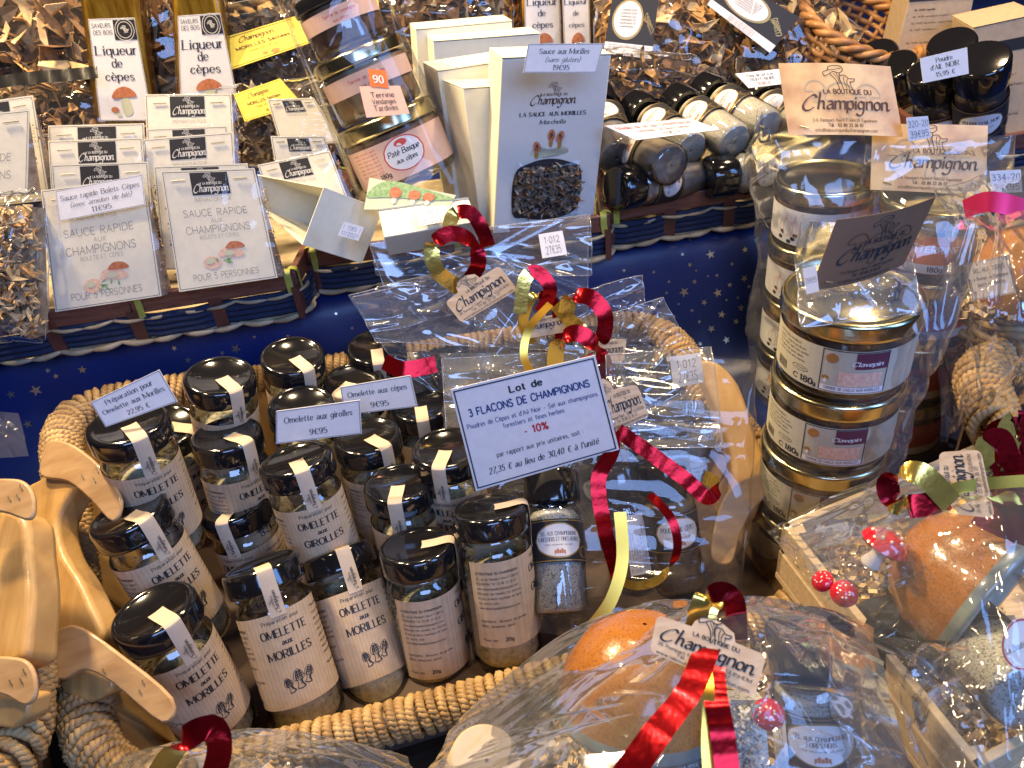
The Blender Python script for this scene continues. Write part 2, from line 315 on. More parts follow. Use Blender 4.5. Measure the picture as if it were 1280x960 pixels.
# ------------------------------------------------------------------ stroke lettering (strokes with pen width, bent onto the surface they are printed on)
G = {}
def _g(s):
    for line in s.strip().split('\n'):
        ch, w, st = line.split('|', 2); ss = []
        for k in st.split(';'):
            k = k.strip(); sm = k.startswith('~'); pts = [tuple(float(a) for a in q.split(',')) for q in k.lstrip('~').split()]
            if sm: pts = [(p[0], p[1]) for p in smooth_path([Vector((a, b, 0)) for a, b in pts], 3)]
            ss.append((pts, sm))
        G[ch] = (float(w), ss)
_g('''A|8|0,0 4,10 8,0;1.5,3.5 6.5,3.5
B|7|0,0 0,10;~0,10 4,10 6,9 6,6.5 4,5.3 0,5.3;~0,5.3 4.5,5.3 7,4 7,1.3 4.5,0 0,0
C|8|~8,8 6,10 3,10 .5,8 0,5 .5,2 3,0 6,0 8,2
D|8|0,0 0,10;~0,10 4,10 7,8.5 8,5 7,1.5 4,0 0,0
E|6|0,10 6,10;0,10 0,0;0,0 6,0;0,5 5,5
F|6|0,10 6,10;0,10 0,0;0,5 5,5
G|8|~8,8 6,10 3,10 .5,8 0,5 .5,2 3,0 6,0 8,1.5;8,1 8,4.5 5,4.5
H|8|0,0 0,10;8,0 8,10;0,5 8,5
I|1|.5,0 .5,10
J|5|~4,10 4,3 3,0 1,0 0,2
K|7|0,0 0,10;7,10 0,4;2.5,6 7,0
L|6|0,10 0,0;0,0 6,0
M|10|0,0 0,10;0,10 5,1;5,1 10,10;10,10 10,0
N|8|0,0 0,10;0,10 8,0;8,0 8,10
O|9|~4.5,10 1.5,9 0,5 1.5,1 4.5,0 7.5,1 9,5 7.5,9 4.5,10
P|6.5|0,0 0,10;~0,10 4,10 6.5,9 6.5,6 4,4.8 0,4.8
Q|9|~4.5,10 1.5,9 0,5 1.5,1 4.5,0 7.5,1 9,5 7.5,9 4.5,10;5.5,2.5 9,-1
R|7|0,0 0,10;~0,10 4,10 6.5,9 6.5,6 4,4.8 0,4.8;3,4.8 7,0
S|6.5|~6,8.5 4.5,10 2,10 .3,8.5 .5,6.5 3,5.2 5.8,4 6.3,2 5,.3 2,0 0,1.6
T|8|0,10 8,10;4,10 4,0
U|8|~0,10 0,3 1.5,.5 4,0 6.5,.5 8,3 8,10
V|8|0,10 4,0;4,0 8,10
W|12|0,10 3,0;3,0 6,9;6,9 9,0;9,0 12,10
X|7|0,0 7,10;0,10 7,0
Y|8|0,10 4,5;4,5 4,0;8,10 4,5
Z|7|0,10 7,10;7,10 0,0;0,0 7,0
a|5|~.5,5.5 2,6.5 4,6 4.5,4.5 4.5,0;~4.5,3.8 2,3.6 .2,2.3 .5,.5 2,0 4.5,1.6
b|5|0,10 0,0;~0,4.5 2,6.5 4.3,6 5,3.2 4.3,.5 2,0 0,1.5
c|4.5|~4.5,5.2 3,6.5 1.2,6 0,3.2 1,.6 2.8,0 4.5,1.2
d|5|5,10 5,0;~5,4.5 3,6.5 .7,6 0,3.2 .7,.5 3,0 5,1.5
e|4.8|~0,3.5 4.8,3.5 4.3,5.8 2.6,6.5 .8,5.8 0,3.2 .8,.6 2.8,0 4.6,1
f|3.5|~3.8,9.4 2.6,10 1.5,8.6 1.4,4 1.4,0;0,6.3 3,6.3
g|5|~4.6,5 2.5,6.5 .6,5.6 0,3.5 .6,1.2 2.5,.6 4.6,2;~4.8,6.5 4.8,-1 3.5,-3 1.2,-3 0,-2
h|5|0,10 0,0;~0,4.5 2,6.5 4.2,6.2 4.8,4.5 4.8,0
i|1|.5,6.5 .5,0;.5,8.6 .5,9.6
j|2|~1.5,6.5 1.5,-2 .5,-3 -.5,-2.6;1.5,8.6 1.5,9.6
k|4.6|0,10 0,0;4.3,6.5 0,2.5;1.5,3.8 4.6,0
l|1|.5,10 .5,0
m|8.5|0,6.5 0,0;~0,4.8 2,6.5 3.8,6 4.2,4.5 4.2,0;~4.2,4.8 6,6.5 8,6 8.4,4.5 8.4,0
n|5|0,6.5 0,0;~0,4.8 2,6.5 4.2,6.2 4.8,4.5 4.8,0
o|5.2|~2.6,6.5 .7,5.6 0,3.2 .7,.8 2.6,0 4.5,.8 5.2,3.2 4.5,5.6 2.6,6.5
p|5|0,6.5 0,-3;~0,4.5 2,6.5 4.3,6 5,3.2 4.3,.5 2,0 0,1.5
q|5|5,6.5 5,-3;~5,4.5 3,6.5 .7,6 0,3.2 .7,.5 3,0 5,1.5
r|3.2|0,6.5 0,0;~0,4.3 1.4,6.2 3.2,6.3
s|4|~3.8,5.6 2,6.5 .4,5.6 .6,4 3.4,2.8 3.8,1 2,0 .1,1
t|3.4|1.3,9 1.3,1.2;~1.3,1.2 2.1,0 3.4,.6;0,6.3 3,6.3
u|5|~0,6.5 0,2 .8,.2 2.8,0 4.8,2;4.8,6.5 4.8,0
v|4.6|0,6.5 2.3,0;2.3,0 4.6,6.5
w|7.4|0,6.5 1.9,0;1.9,0 3.7,6;3.7,6 5.5,0;5.5,0 7.4,6.5
x|4.4|0,6.5 4.4,0;0,0 4.4,6.5
y|4.8|0,6.5 2.4,0;~4.8,6.5 2.2,-1 1,-3 0,-2.8
z|4.3|0,6.4 4.3,6.4;4.3,6.4 0,0;0,0 4.3,0
0|5.5|~2.8,10 .8,8.8 0,5 .8,1.2 2.8,0 4.8,1.2 5.5,5 4.8,8.8 2.8,10
1|3|0,8 2,10;2,10 2,0
2|5.5|~.2,8 1.2,9.7 3.5,10 5.2,8.2 4.6,5.6 0,0;0,0 5.6,0
3|5.5|~.2,8.6 2,10 4.6,9.4 4.8,6.8 2.4,5.4;~2.4,5.4 5.2,4.6 5.4,1.6 3.2,0 0,1.2
4|5.8|4.2,10 0,3;0,3 5.8,3;4.2,10 4.2,0
5|5.4|5,10 .8,10;.8,10 .5,5.6;~.5,5.6 3,6.3 5.3,4.6 5.2,1.6 3,0 0,1
6|5.5|~5,9.2 3,10 .8,8 0,4 .8,.8 3,0 5.2,1.2 5.3,4.4 3,5.8 .3,4
7|5.4|0,10 5.4,10;5.4,10 1.8,0
8|5.4|~2.7,5.3 .6,6.6 .6,9 2.7,10 4.8,9 4.8,6.6 2.7,5.3 .1,3.8 .1,1.2 2.7,0 5.3,1.2 5.3,3.8 2.7,5.3
9|5.5|~.5,.8 2.5,0 4.7,2 5.5,6 4.7,9.2 2.5,10 .3,8.8 .2,5.6 2.5,4.2 5.2,6
.|1|.5,0 .5,.9
,|1|.6,.9 0,-1.6
-|3.4|.2,3.6 3.2,3.6
:|1|.5,.4 .5,1.3;.5,5 .5,5.9
'|1|.5,10 .3,7.6
(|2.4|~2.4,11 .4,8 .4,2 2.4,-1.5
)|2.4|~0,11 2,8 2,2 0,-1.5
/|4|0,-.5 4,10.5
%|8|1,0 7,10;~1.6,10 0,8.6 .8,6.4 2.6,6.6 3.2,8.6 1.6,10;~6.4,3.6 4.8,2.2 5.6,0 7.4,.2 8,2.2 6.4,3.6
€|6|~6,8.6 4.2,10 2,9 1.2,5 2,1 4.2,0 6,1.4;0,6 4.6,6;0,4.2 4.4,4.2
@|9|~6,6.5 4,7 3,5 3.6,3 5.4,3 6,6.5 6.4,3 8.6,4 8.4,8 5,10 1,8 0,4 2,.2 6,-.6
·|1|.5,4 .5,5
©|9|~4.5,9.4 1.5,8.4 .4,5 1.5,1.6 4.5,.6 7.5,1.6 8.6,5 7.5,8.4 4.5,9.4;~6.2,6.4 4.5,7 3,5 4.5,3 6.2,3.6''')
for a, b_, acc in (('é', 'e', '2,8 3.6,9.8'), ('è', 'e', '1.2,9.8 2.8,8'), ('É', 'E', '2,11.2 4,13'), ('È', 'E', '2,13 4,11.2'), ('à', 'a', '1.2,9.8 2.8,8'), ('ê', 'e', '.8,8 2.3,9.6')):
    w0, ss = G[b_]; G[a] = (w0, ss+[([tuple(float(q) for q in p.split(',')) for p in acc.split()], False)])
# script capital and flowing letters for the shop name
_g('''Ç|10.8|~11,9.5 9.5,11.5 7,11 3,8 0,3 1.2,-.6 5,-1 9,1.6
ğ|5.6|~4.8,5 2.5,6.5 .6,5.6 0,3.5 .6,1.2 2.5,.6 4.6,2;~4.9,6.5 4.6,-1 3,-4.4 .4,-5 -1.6,-3.8
ħ|5.8|~1.5,13.4 .6,6 0,0;~.2,3.8 2,6.3 4.2,6.2 4.6,3.5 4.4,.8 5.6,.4
ň|6.4|0,6.5 0,0;~0,4.8 2,6.5 4.2,6.2 4.6,4 4.6,1 5.6,0 7.2,1.2''')
STY = {'serif': dict(tk=1.5, tn=.6, ser=1.6, sl=0, sp=2.2), 'bserif': dict(tk=2.5, tn=.95, ser=2.0, sl=0, sp=2.4), 'iserif': dict(tk=1.2, tn=.5, ser=0, sl=.26, sp=2.0),
       'sans': dict(tk=1.3, tn=1.15, ser=0, sl=0, sp=2.3), 'bsans': dict(tk=2.2, tn=1.8, ser=0, sl=0, sp=2.6), 'lsans': dict(tk=.7, tn=.7, ser=0, sl=0, sp=2.8),
       'script': dict(tk=2.0, tn=.75, ser=0, sl=.18, sp=1.7), 'biserif': dict(tk=1.7, tn=.7, ser=1.4, sl=.22, sp=2.3)}
def text_width(s, st):
    S = STY[st]; return sum((G[c][0] if c in G else 4)+S['sp'] for c in s)-S['sp']
def text(mb, mp, s, x, y, h, st='sans', mi=0, align='c', fit=None):
    """letters of cap height h (m) with the baseline at y, mapped by mp(u, v)"""
    S = STY[st]; k = h/10; W = text_width(s, st); kx = k
    if fit: kx = min(k*1.6, fit/W)
    x0 = x-(W*kx/2 if align == 'c' else W*kx if align == 'r' else 0)
    cx = 0
    for c in s:
        if c not in G: cx += 4+S['sp']; continue
        gw, ss = G[c]
        for pts, sm in ss:
            n = len(pts)
            for i in range(n-1):
                (ax, ay), (bx, by) = pts[i], pts[i+1]
                dx, dy = bx-ax, by-ay; l = math.hypot(dx, dy) or 1e-6; dx /= l; dy /= l
                if st == 'script': wd = S['tn']+(S['tk']-S['tn'])*abs(math.sin(math.atan2(dy, dx)-math.radians(35)))
                else: wd = S['tn']+(S['tk']-S['tn'])*abs(dy)**1.5
                if not sm and S['ser'] and dy > .2 and dx > .2 and c in 'AVXKMNUWY': wd = S['tn']
                e = .25 if not sm or i in (0, n-2) else .12
                ax_, ay_, bx_, by_ = ax-dx*e, ay-dy*e, bx+dx*e, by+dy*e
                q = [(ax_-dy*wd/2, ay_+dx*wd/2), (ax_+dy*wd/2, ay_-dx*wd/2), (bx_+dy*wd/2, by_-dx*wd/2), (bx_-dy*wd/2, by_+dx*wd/2)]
                mb.add([mp(x0+(cx+u+v*S['sl'])*kx, y+v*k) for u, v in q], [(0, 1, 2, 3)], mi)
            if S['ser'] and not sm and abs(pts[0][1]-pts[-1][1]) > 3:
                for (u, v) in (pts[0], pts[-1]):
                    if min(abs(v), abs(v-10), abs(v-6.5), abs(v+3)) < .2:
                        q = [(u-S['ser'], v-.22), (u+S['ser'], v-.22), (u+S['ser'], v+.22), (u-S['ser'], v+.22)]
                        mb.add([mp(x0+(cx+a+b2*S['sl'])*kx, y+b2*k) for a, b2 in q], [(0, 1, 2, 3)], mi)
        cx += gw+S['sp']
def pen(mb, mp, pts, wd, mi=0, smooth=True, closed=False):
    P = [Vector((a, b, 0)) for a, b in pts]
    if smooth: P = smooth_path(P, 4, closed)
    if closed: P.append(P[0])
    for a, b in zip(P, P[1:]):
        d = b-a; l = d.length
        if l < 1e-7: continue
        d /= l; n = Vector((-d.y, d.x, 0))*wd/2; a2 = a-d*wd*.2; b2 = b+d*wd*.2
        mb.add([mp(*(q.xy)) for q in (a2+n, a2-n, b2-n, b2+n)], [(0, 1, 2, 3)], mi)
def blob(mb, mp, pts, mi=0, smooth=True):
    P = [Vector((a, b, 0)) for a, b in pts]
    if smooth: P = smooth_path(P, 4, True)
    mb.add([mp(p.x, p.y) for p in P], [tuple(range(len(P)))], mi)
def oval(mb, mp, cx, cy, rx, ry, mi=0, n=28, rot=0):
    c, s = math.cos(rot), math.sin(rot)
    blob(mb, mp, [(cx+rx*math.cos(t)*c-ry*math.sin(t)*s, cy+rx*math.cos(t)*s+ry*math.sin(t)*c) for t in [2*math.pi*i/n for i in range(n)]], mi, False)
def rect(mb, mp, x0, y0, x1, y1, mi=0, nx=1):
    for i in range(nx):
        a = x0+(x1-x0)*i/nx; b = x0+(x1-x0)*(i+1)/nx
        mb.add([mp(a, y0), mp(b, y0), mp(b, y1), mp(a, y1)], [(0, 1, 2, 3)], mi)
def frame(mb, mp, x0, y0, x1, y1, wd, mi=0, nx=1):
    rect(mb, mp, x0, y0, x1, y0+wd, mi, nx); rect(mb, mp, x0, y1-wd, x1, y1, mi, nx)
    rect(mb, mp, x0, y0+wd, x0+wd, y1-wd, mi); rect(mb, mp, x1-wd, y0+wd, x1, y1-wd, mi)
def emblem(mb, mp, cx, cy, s, mi, wd=None):
    """line drawing of a clump of chanterelles, s = width"""
    wd = wd*.8 if wd else s*.026
    f = lambda L: [(cx+a*s, cy+b*s) for a, b in L]
    pen(mb, mp, f([(-.42, .12), (-.44, .24), (-.30, .30), (-.26, .40), (-.05, .44), (.12, .40), (.14, .30), (.02, .22), (-.14, .26), (-.28, .18), (-.42, .12)]), wd, mi)
    pen(mb, mp, f([(-.30, .30), (-.12, .32), (.10, .36)]), wd*.8, mi)
    pen(mb, mp, f([(-.24, .18), (-.10, .02), (-.04, -.16), (-.02, -.30)]), wd, mi)
    pen(mb, mp, f([(.04, .22), (.02, .06), (.06, -.10), (.10, -.30)]), wd, mi)
    pen(mb, mp, f([(-.14, .20), (-.04, .06), (.0, -.10)]), wd*.7, mi); pen(mb, mp, f([(-.06, .22), (0, .08), (.03, -.06)]), wd*.7, mi)
    pen(mb, mp, f([(.04, .14), (.18, .16), (.30, .06), (.46, .06), (.42, -.02), (.30, -.04)]), wd, mi)
    pen(mb, mp, f([(.16, .12), (.14, -.02), (.20, -.22)]), wd*.8, mi); pen(mb, mp, f([(.26, .06), (.22, -.06), (.28, -.26)]), wd*.8, mi)
    pen(mb, mp, f([(.34, -.02), (.32, -.12), (.36, -.24)]), wd*.8, mi)
def shopname(mb, mp, cx, cy, wd, mi, small=None):
    """LA BOUTIQUE DU / Champignon; wd = width of the script word, cy its baseline"""
    h = wd/6.6
    text(mb, mp, 'Çħampiğnoň', cx, cy, h, 'script', mi, fit=wd)
    text(mb, mp, 'LA BOUTIQUE DU', cx+wd*.05, cy+h*1.25, h*.42, 'bsans' if small is None else small, mi, fit=wd*.52)
def morels(mb, mp, cx, cy, s, mi):
    for dx, dy, k, r in ((-.52, -.16, .8, .25), (0, 0, 1.0, 0), (.5, .04, .85, -.35)):
        f = lambda L: [(cx+(dx+(a*math.cos(r)-b*math.sin(r))*k)*s, cy+(dy+(a*math.sin(r)+b*math.cos(r))*k)*s) for a, b in L]
        pen(mb, mp, f([(-.24, .0), (-.22, .26), (-.04, .48), (.10, .44), (.24, .22), (.24, .0), (.0, -.06)]), .03*s, mi, closed=True)
        for a in (-.14, -.04, .06, .15): pen(mb, mp, f([(a, .0), (a*.9, .2), (a*.5+.02, .40)]), .05*s*R_.uniform(.6, 1.3), mi)
        for b in (.1, .2): pen(mb, mp, f([(-.1, b), (.2, b+.03)]), .04*s, mi)
        pen(mb, mp, f([(-.12, -.02), (-.10, -.24), (-.18, -.42)]), .035*s, mi); pen(mb, mp, f([(.10, -.02), (.12, -.24), (.20, -.40)]), .07*s, mi)
        pen(mb, mp, f([(-.2, -.42), (0, -.48), (.22, -.42)]), .05*s, mi); pen(mb, mp, f([(.04, -.1), (.05, -.3)]), .03*s, mi)
ADDR = ['26, rue du Rempart Nord F-68420', 'EGUISHEIM Tél. 03 89 23 26 07', 'www.laboutiqueduchampignon.com', 'Retrouvez nos conseils, nos recettes', 'et nos produits boutique en ligne', 'sur notre site :', 'www.laboutiqueduchampignon.com']
def cyl_map(r, a0=0):
    return lambda u, v: Vector((r*math.sin(u/r+a0), -r*math.cos(u/r+a0), v))
# a flat card given by four pixels (TL, TR, BR, BL) on a plane
class Card:
    def __init__(s, px4, d, n, W=None):
        s.n = n.normalized(); cx = sum(p[0] for p in px4)/4; cyy = sum(p[1] for p in px4)/4
        s.c = D(cx, cyy, d); s.q = [PLN(x, y, s.c, s.n) for x, y in px4]
        s.W = ((s.q[1]-s.q[0]).length+(s.q[2]-s.q[3]).length)/2; s.H = ((s.q[0]-s.q[3]).length+(s.q[1]-s.q[2]).length)/2
        if s.n.dot(CAM-s.c) < 0: s.n = -s.n
        s.bend = 0
    def pt(s, u, v, off=0):            # u 0..W from left, v 0..H from the bottom
        a, b = u/s.W, v/s.H; q = s.q
        p = (q[3]*(1-a)+q[2]*a)*(1-b)+(q[0]*(1-a)+q[1]*a)*b
        return p+s.n*(off+s.bend*(math.sin(math.pi*a)))
    def mp(s, off=.00025): return lambda u, v: s.pt(u, v, off)
    def sheet(s, mb, th=.0004, mi=0, nx=1, u0=0, v0=0, u1=None, v1=None, off=0):
        u1 = s.W if u1 is None else u1; v1 = s.H if v1 is None else v1
        vs = []; fs = []
        for i in range(nx+1):
            u = u0+(u1-u0)*i/nx
            vs += [s.pt(u, v0, off), s.pt(u, v1, off), s.pt(u, v0, off-th), s.pt(u, v1, off-th)]
        for i in range(nx):
            o = i*4; fs += [(o, o+4, o+5, o+1), (o+2, o+3, o+7, o+6), (o, o+2, o+6, o+4), (o+1, o+5, o+7, o+3)]
        o = nx*4; fs += [(0, 1, 3, 2), (o, o+2, o+3, o+1)]
        mb.add(vs, fs, mi)
# ------------------------------------------------------------------ cellophane
def crinkle(u, v, rs, n, amp, wmin=.02, wmax=.08, fan=None):
    d = np.zeros_like(u)
    for k in range(n):
        if fan is not None and k % 3:
            px, py = fan; a = rs.uniform(0, math.pi)
        else: px, py = rs.uniform(0, 1), rs.uniform(0, 1); a = rs.uniform(0, math.pi)
        s = (u-px)*math.sin(a)-(v-py)*math.cos(a); t = (u-px)*math.cos(a)+(v-py)*math.sin(a)
        w_ = rs.uniform(wmin, wmax); l = rs.uniform(.15, .5); t0 = rs.uniform(-.3, .3)
        env = np.exp(-((t-t0)/l)**2)
        d += rs.uniform(-1, 1)*np.maximum(0, 1-np.abs(s)/w_)*env
        if k % 4 == 0: d += rs.uniform(-.8, .8)*np.tanh(s/w_)*env
    return d*amp*.5
def grid_mesh(P, closed_u=False):
    nv, nu, _ = P.shape; vs = P.reshape(-1, 3).tolist(); fs = []
    for j in range(nv-1):
        for i in range(nu if closed_u else nu-1):
            k = (i+1) % nu; fs.append((j*nu+i, j*nu+k, (j+1)*nu+k, (j+1)*nu+i))
    return vs, fs
def film_from(P, name, mt, parent, seed, n=40, amp=.004, closed=False, fan=None, wmin=.03, wmax=.10):
    rs = random.Random(seed); nv, nu, _ = P.shape
    du = np.gradient(P, axis=1); dv = np.gradient(P, axis=0); N = np.cross(du, dv); L = np.linalg.norm(N, axis=2, keepdims=True); L[L < 1e-12] = 1; N /= L
    u, v = np.meshgrid(np.linspace(0, 1, nu), np.linspace(0, 1, nv))
    d = crinkle(u, v, rs, n, amp, wmin, wmax, fan)
    if closed: fade = np.minimum(1, np.minimum(u, 1-u)*12); d *= fade
    P = P+N*d[..., None]
    mb = MB(); vs, fs = grid_mesh(P); mb.add(vs, fs); return mb.build(name, mt, parent, 180)
def loft(base, up, right, H, A, B, parent, seed, mt='film', n=40, amp=.003, nu=90, nv=70, pw=2.6, name='film', bend=None, pleat=0, fan=None, wmin=.02, wmax=.07):
    """clear bag: superellipse sections, half width A(t), half depth B(t) along up"""
    up = up.normalized(); right = (right-up*right.dot(up)).normalized(); dp = up.cross(right)
    up, right, dp = (np.array(q) for q in (up, right, dp)); base = np.array(base); P = np.zeros((nv, nu, 3))
    rs = random.Random(seed*3+1); ph = rs.uniform(0, 6)
    for j in range(nv):
        t = j/(nv-1); a, b = A(t), B(t)
        off = np.array(bend(t)) if bend else 0
        for i in range(nu):
            th = 2*math.pi*i/(nu-1); c, s = math.cos(th), math.sin(th)
            x = math.copysign(abs(c)**(2/pw), c)*a; y = math.copysign(abs(s)**(2/pw), s)*b
            k = 1+pleat*math.sin(th*13+ph)*(.4+.6*math.sin(3*th+ph))
            P[j, i] = base+up*(H*t)+right*x*k+dp*y*k+off
    return film_from(P, name, mt, parent, seed, n, amp, True, fan, wmin, wmax)
def sheet_px(corners, parent, seed, mt='film', name='film', n=45, amp=.004, nu=60, nv=50, bulge=.0, fan=None):
    """film sheet through four world points TL TR BR BL"""
    q = [np.array(c) for c in corners]; u, v = np.meshgrid(np.linspace(0, 1, nu), np.linspace(0, 1, nv)); u = u[..., None]; v = v[..., None]
    P = (q[0]*(1-u)+q[1]*u)*(1-v)+(q[3]*(1-u)+q[2]*u)*v
    nrm = np.cross(q[1]-q[0], q[3]-q[0]); nrm /= np.linalg.norm(nrm)
    if nrm @ np.array(CAM-Vector(q[0])) < 0: nrm = -nrm
    P = P+nrm*bulge*np.sin(np.pi*u)**.6*np.sin(np.pi*v)**.6
    if mt in ('film_flap', 'film_bag'):
        o = film_from(P, name, mt, parent, seed, n, amp, False, fan); vv = [v.co.copy() for v in o.data.vertices]; mb = MB()
        for idx in (range(0, nu), range((nv-1)*nu, nv*nu), range(0, nv*nu, nu), range(nu-1, nv*nu, nu)): tube(mb, [vv[i] for i in idx][::2], .0004, 4)
        mb.build('film_edge', 'filmedge', o, 180); return o
    return film_from(P, name, mt, parent, seed, n, amp, False, fan)
def ribbon(pts, width, parent, name='ribbon', side=None, mt='ribbon', th=0, wob=0, n=8):
    """strip through world points; side = list of width directions or one"""
    P = smooth_path([Vector(p) for p in pts], n); S = side if isinstance(side, list) else [side]*len(pts)
    S = smooth_path([Vector(s) for s in S], n); mb = MB(); vs = []
    for i, (p, s) in enumerate(zip(P, S)):
        t = (P[min(i+1, len(P)-1)]-P[max(i-1, 0)]).normalized(); s = (s-t*s.dot(t)); s.normalize()
        b = t.cross(s)*wob*math.sin(i*1.7)
        vs += [p-s*width/2, p+b, p+s*width/2]
    fs = []
    for i in range(len(P)-1): o = i*3; fs += [(o, o+1, o+4, o+3), (o+1, o+2, o+5, o+4)]
    mb.add(vs, fs); return mb.build(name, mt, parent, 180)
# ------------------------------------------------------------------ loose dry stuff
def flake(mb, c, s, rs, mi, thick=0, curl=.35, nside=6):
    X = Vector((rs.gauss(0, 1), rs.gauss(0, 1), rs.gauss(0, 1))).normalized(); Y = X.cross(Vector((rs.gauss(0, 1), rs.gauss(0, 1), rs.gauss(0, 1)))).normalized(); Zn = X.cross(Y)
    ax = rs.uniform(.6, 1.25); ay = rs.uniform(.2, .6); vs = []
    for i in range(nside):
        a = 2*math.pi*i/nside+rs.uniform(-.3, .3); r = s*rs.uniform(.7, 1.15)
        u, v = math.cos(a)*ax, math.sin(a)*ay; vs.append(c+X*u*r+Y*v*r+Zn*r*curl*(u*u*1.2-v*v*.8))
    if thick:
        vs2 = [p-Zn*thick for p in vs]
        mb.add([c+Zn*s*.05]+vs+vs2+[c-Zn*thick], [(0, i+1, (i+1) % nside+1) for i in range(nside)]+[(i+1, i+1+nside, (i+1) % nside+1+nside, (i+1) % nside+1) for i in range(nside)]+[(2*nside+1, (i+1) % nside+1+nside, i+1+nside) for i in range(nside)], mi)
    else: mb.add([c]+vs, [(0, i+1, (i+1) % nside+1) for i in range(nside)], mi)
# ================================================================== SETTING
mb = MB(); xs = [-1.6, 1.9]
mb.add([Vector((-1.6, -.4, -.004)), Vector((1.9, -.4, -.004)), Vector((1.9, 2.2, -.004)), Vector((-1.6, 2.2, -.004))], [(0, 1, 2, 3)])
tag(mb.build('table', 'table'), 'dark brown varnished table top under the baskets', kind='structure')
# blue cloth: flat on the upper shelf, over a soft edge, down to the table
prof = [(1.9, .1395), (1.3, .1395), (1.0, .1400), (.78, .1400), (.755, .138), (.74, .131), (.731, .118), (.722, .09), (.712, .06), (.700, .034), (.684, .014), (.66, .004), (.62, .0015), (.56, .001), (.50, .001)]
P = np.zeros((len(prof)*3-2, 90, 3)); px_ = [];
pp = smooth_path([Vector((0, a, b)) for a, b in prof], 3)
rs = random.Random(5)
for i in range(90):
    x = -1.5+3.3*i/89; shift = np.interp(x, [-1.5, -.45, .1, .3, 1.8], [-.09, -.07, .0, .02, .04])
    for j, p in enumerate(pp):
        f = math.exp(-((p.y-.70)/.10)**2); wv = .006*math.sin(x*17+1)+.003*math.sin(x*41)
        cut = 0
        P[j, i] = (x, p.y+shift*(1 if p.y < 1.0 else 0)+wv*f, p.z+(.0015*math.sin(x*30+p.y*40) if p.z < .03 else 0)+.001)
mb = MB(); v_, f_ = grid_mesh(P); mb.add(v_, f_)
cloth = tag(mb.build('table_cloth', 'cloth', None, 180), 'royal blue cloth printed with small silver stars over the stepped shelf', kind='structure')
# stars printed in foil on the cloth (flat print)
from mathutils.bvhtree import BVHTree
bv = BVHTree.FromPolygons([Vector(p) for p in v_], f_)
mb = MB()
spots = [(903, 282, 3), (926, 278, 3), (862, 331, 4), (888, 318, 7), (931, 312, 5), (817, 340, 3), (836, 352, 3), (855, 365, 8), (868, 352, 4), (880, 378, 5), (897, 366, 7), (912, 356, 4), (930, 348, 6), (902, 393, 6), (920, 402, 5), (874, 402, 3), (889, 411, 6), (908, 425, 6), (926, 385, 6), (940, 372, 6), (842, 396, 4), (826, 380, 4), (800, 352, 4), (810, 395, 5), (952, 330, 5), (945, 300, 4), (853, 318, 3), (780, 338, 3),
         (14, 493, 6), (45, 488, 8), (103, 462, 6), (235, 450, 5), (295, 436, 8), (278, 441, 4), (218, 435, 4), (360, 420, 4), (318, 421, 3), (20, 455, 4), (60, 463, 4), (70, 470, 4), (395, 372, 4), (420, 392, 3), (410, 356, 3), (5, 540, 5), (35, 530, 6), (66, 538, 4), (440, 410, 3), (862, 300, 3), (915, 330, 3), (870, 338, 2), (885, 345, 2), (922, 372, 3), (865, 388, 3), (896, 344, 3), (833, 366, 3), (848, 380, 2), (908, 375, 2), (936, 358, 3), (944, 392, 3), (815, 412, 4), (850, 425, 4), (875, 430, 4)]
for x, y, s in spots:
    v = ray(x, y).normalized(); h = bv.ray_cast(CAM, v)
    if h[0] is None: continue
    p, n = h[0], h[1]
    if n.dot(CAM-p) < 0: n = -n
    X = n.cross(Vector((R_.gauss(0, 1), R_.gauss(0, 1), .1))).normalized(); Y = n.cross(X); r = s*(p-CAM).length/F*.52
    o = p+n*.0006
    ring = [o+(X*math.cos(a)+Y*math.sin(a))*(r*1.6 if k % 2 == 0 else r*.62) for k, a in enumerate([math.pi*i/5 for i in range(10)])]
    mb.add([o]+ring, [(0, i+1, (i+1) % 10+1) for i in range(10)])
o = mb.build('foil_star', 'star', cloth, 0); o['kind'] = 'stuff'
mb = MB(); mb.add([Vector((-2.2, 2.1, -.5)), Vector((2.6, 2.1, -.5)), Vector((2.6, 2.1, 1.6)), Vector((-2.2, 2.1, 1.6))], [(0, 1, 2, 3)])
tag(mb.build('back_wall', 'backdrop'), 'dark interior of the market stall behind the goods', kind='structure')
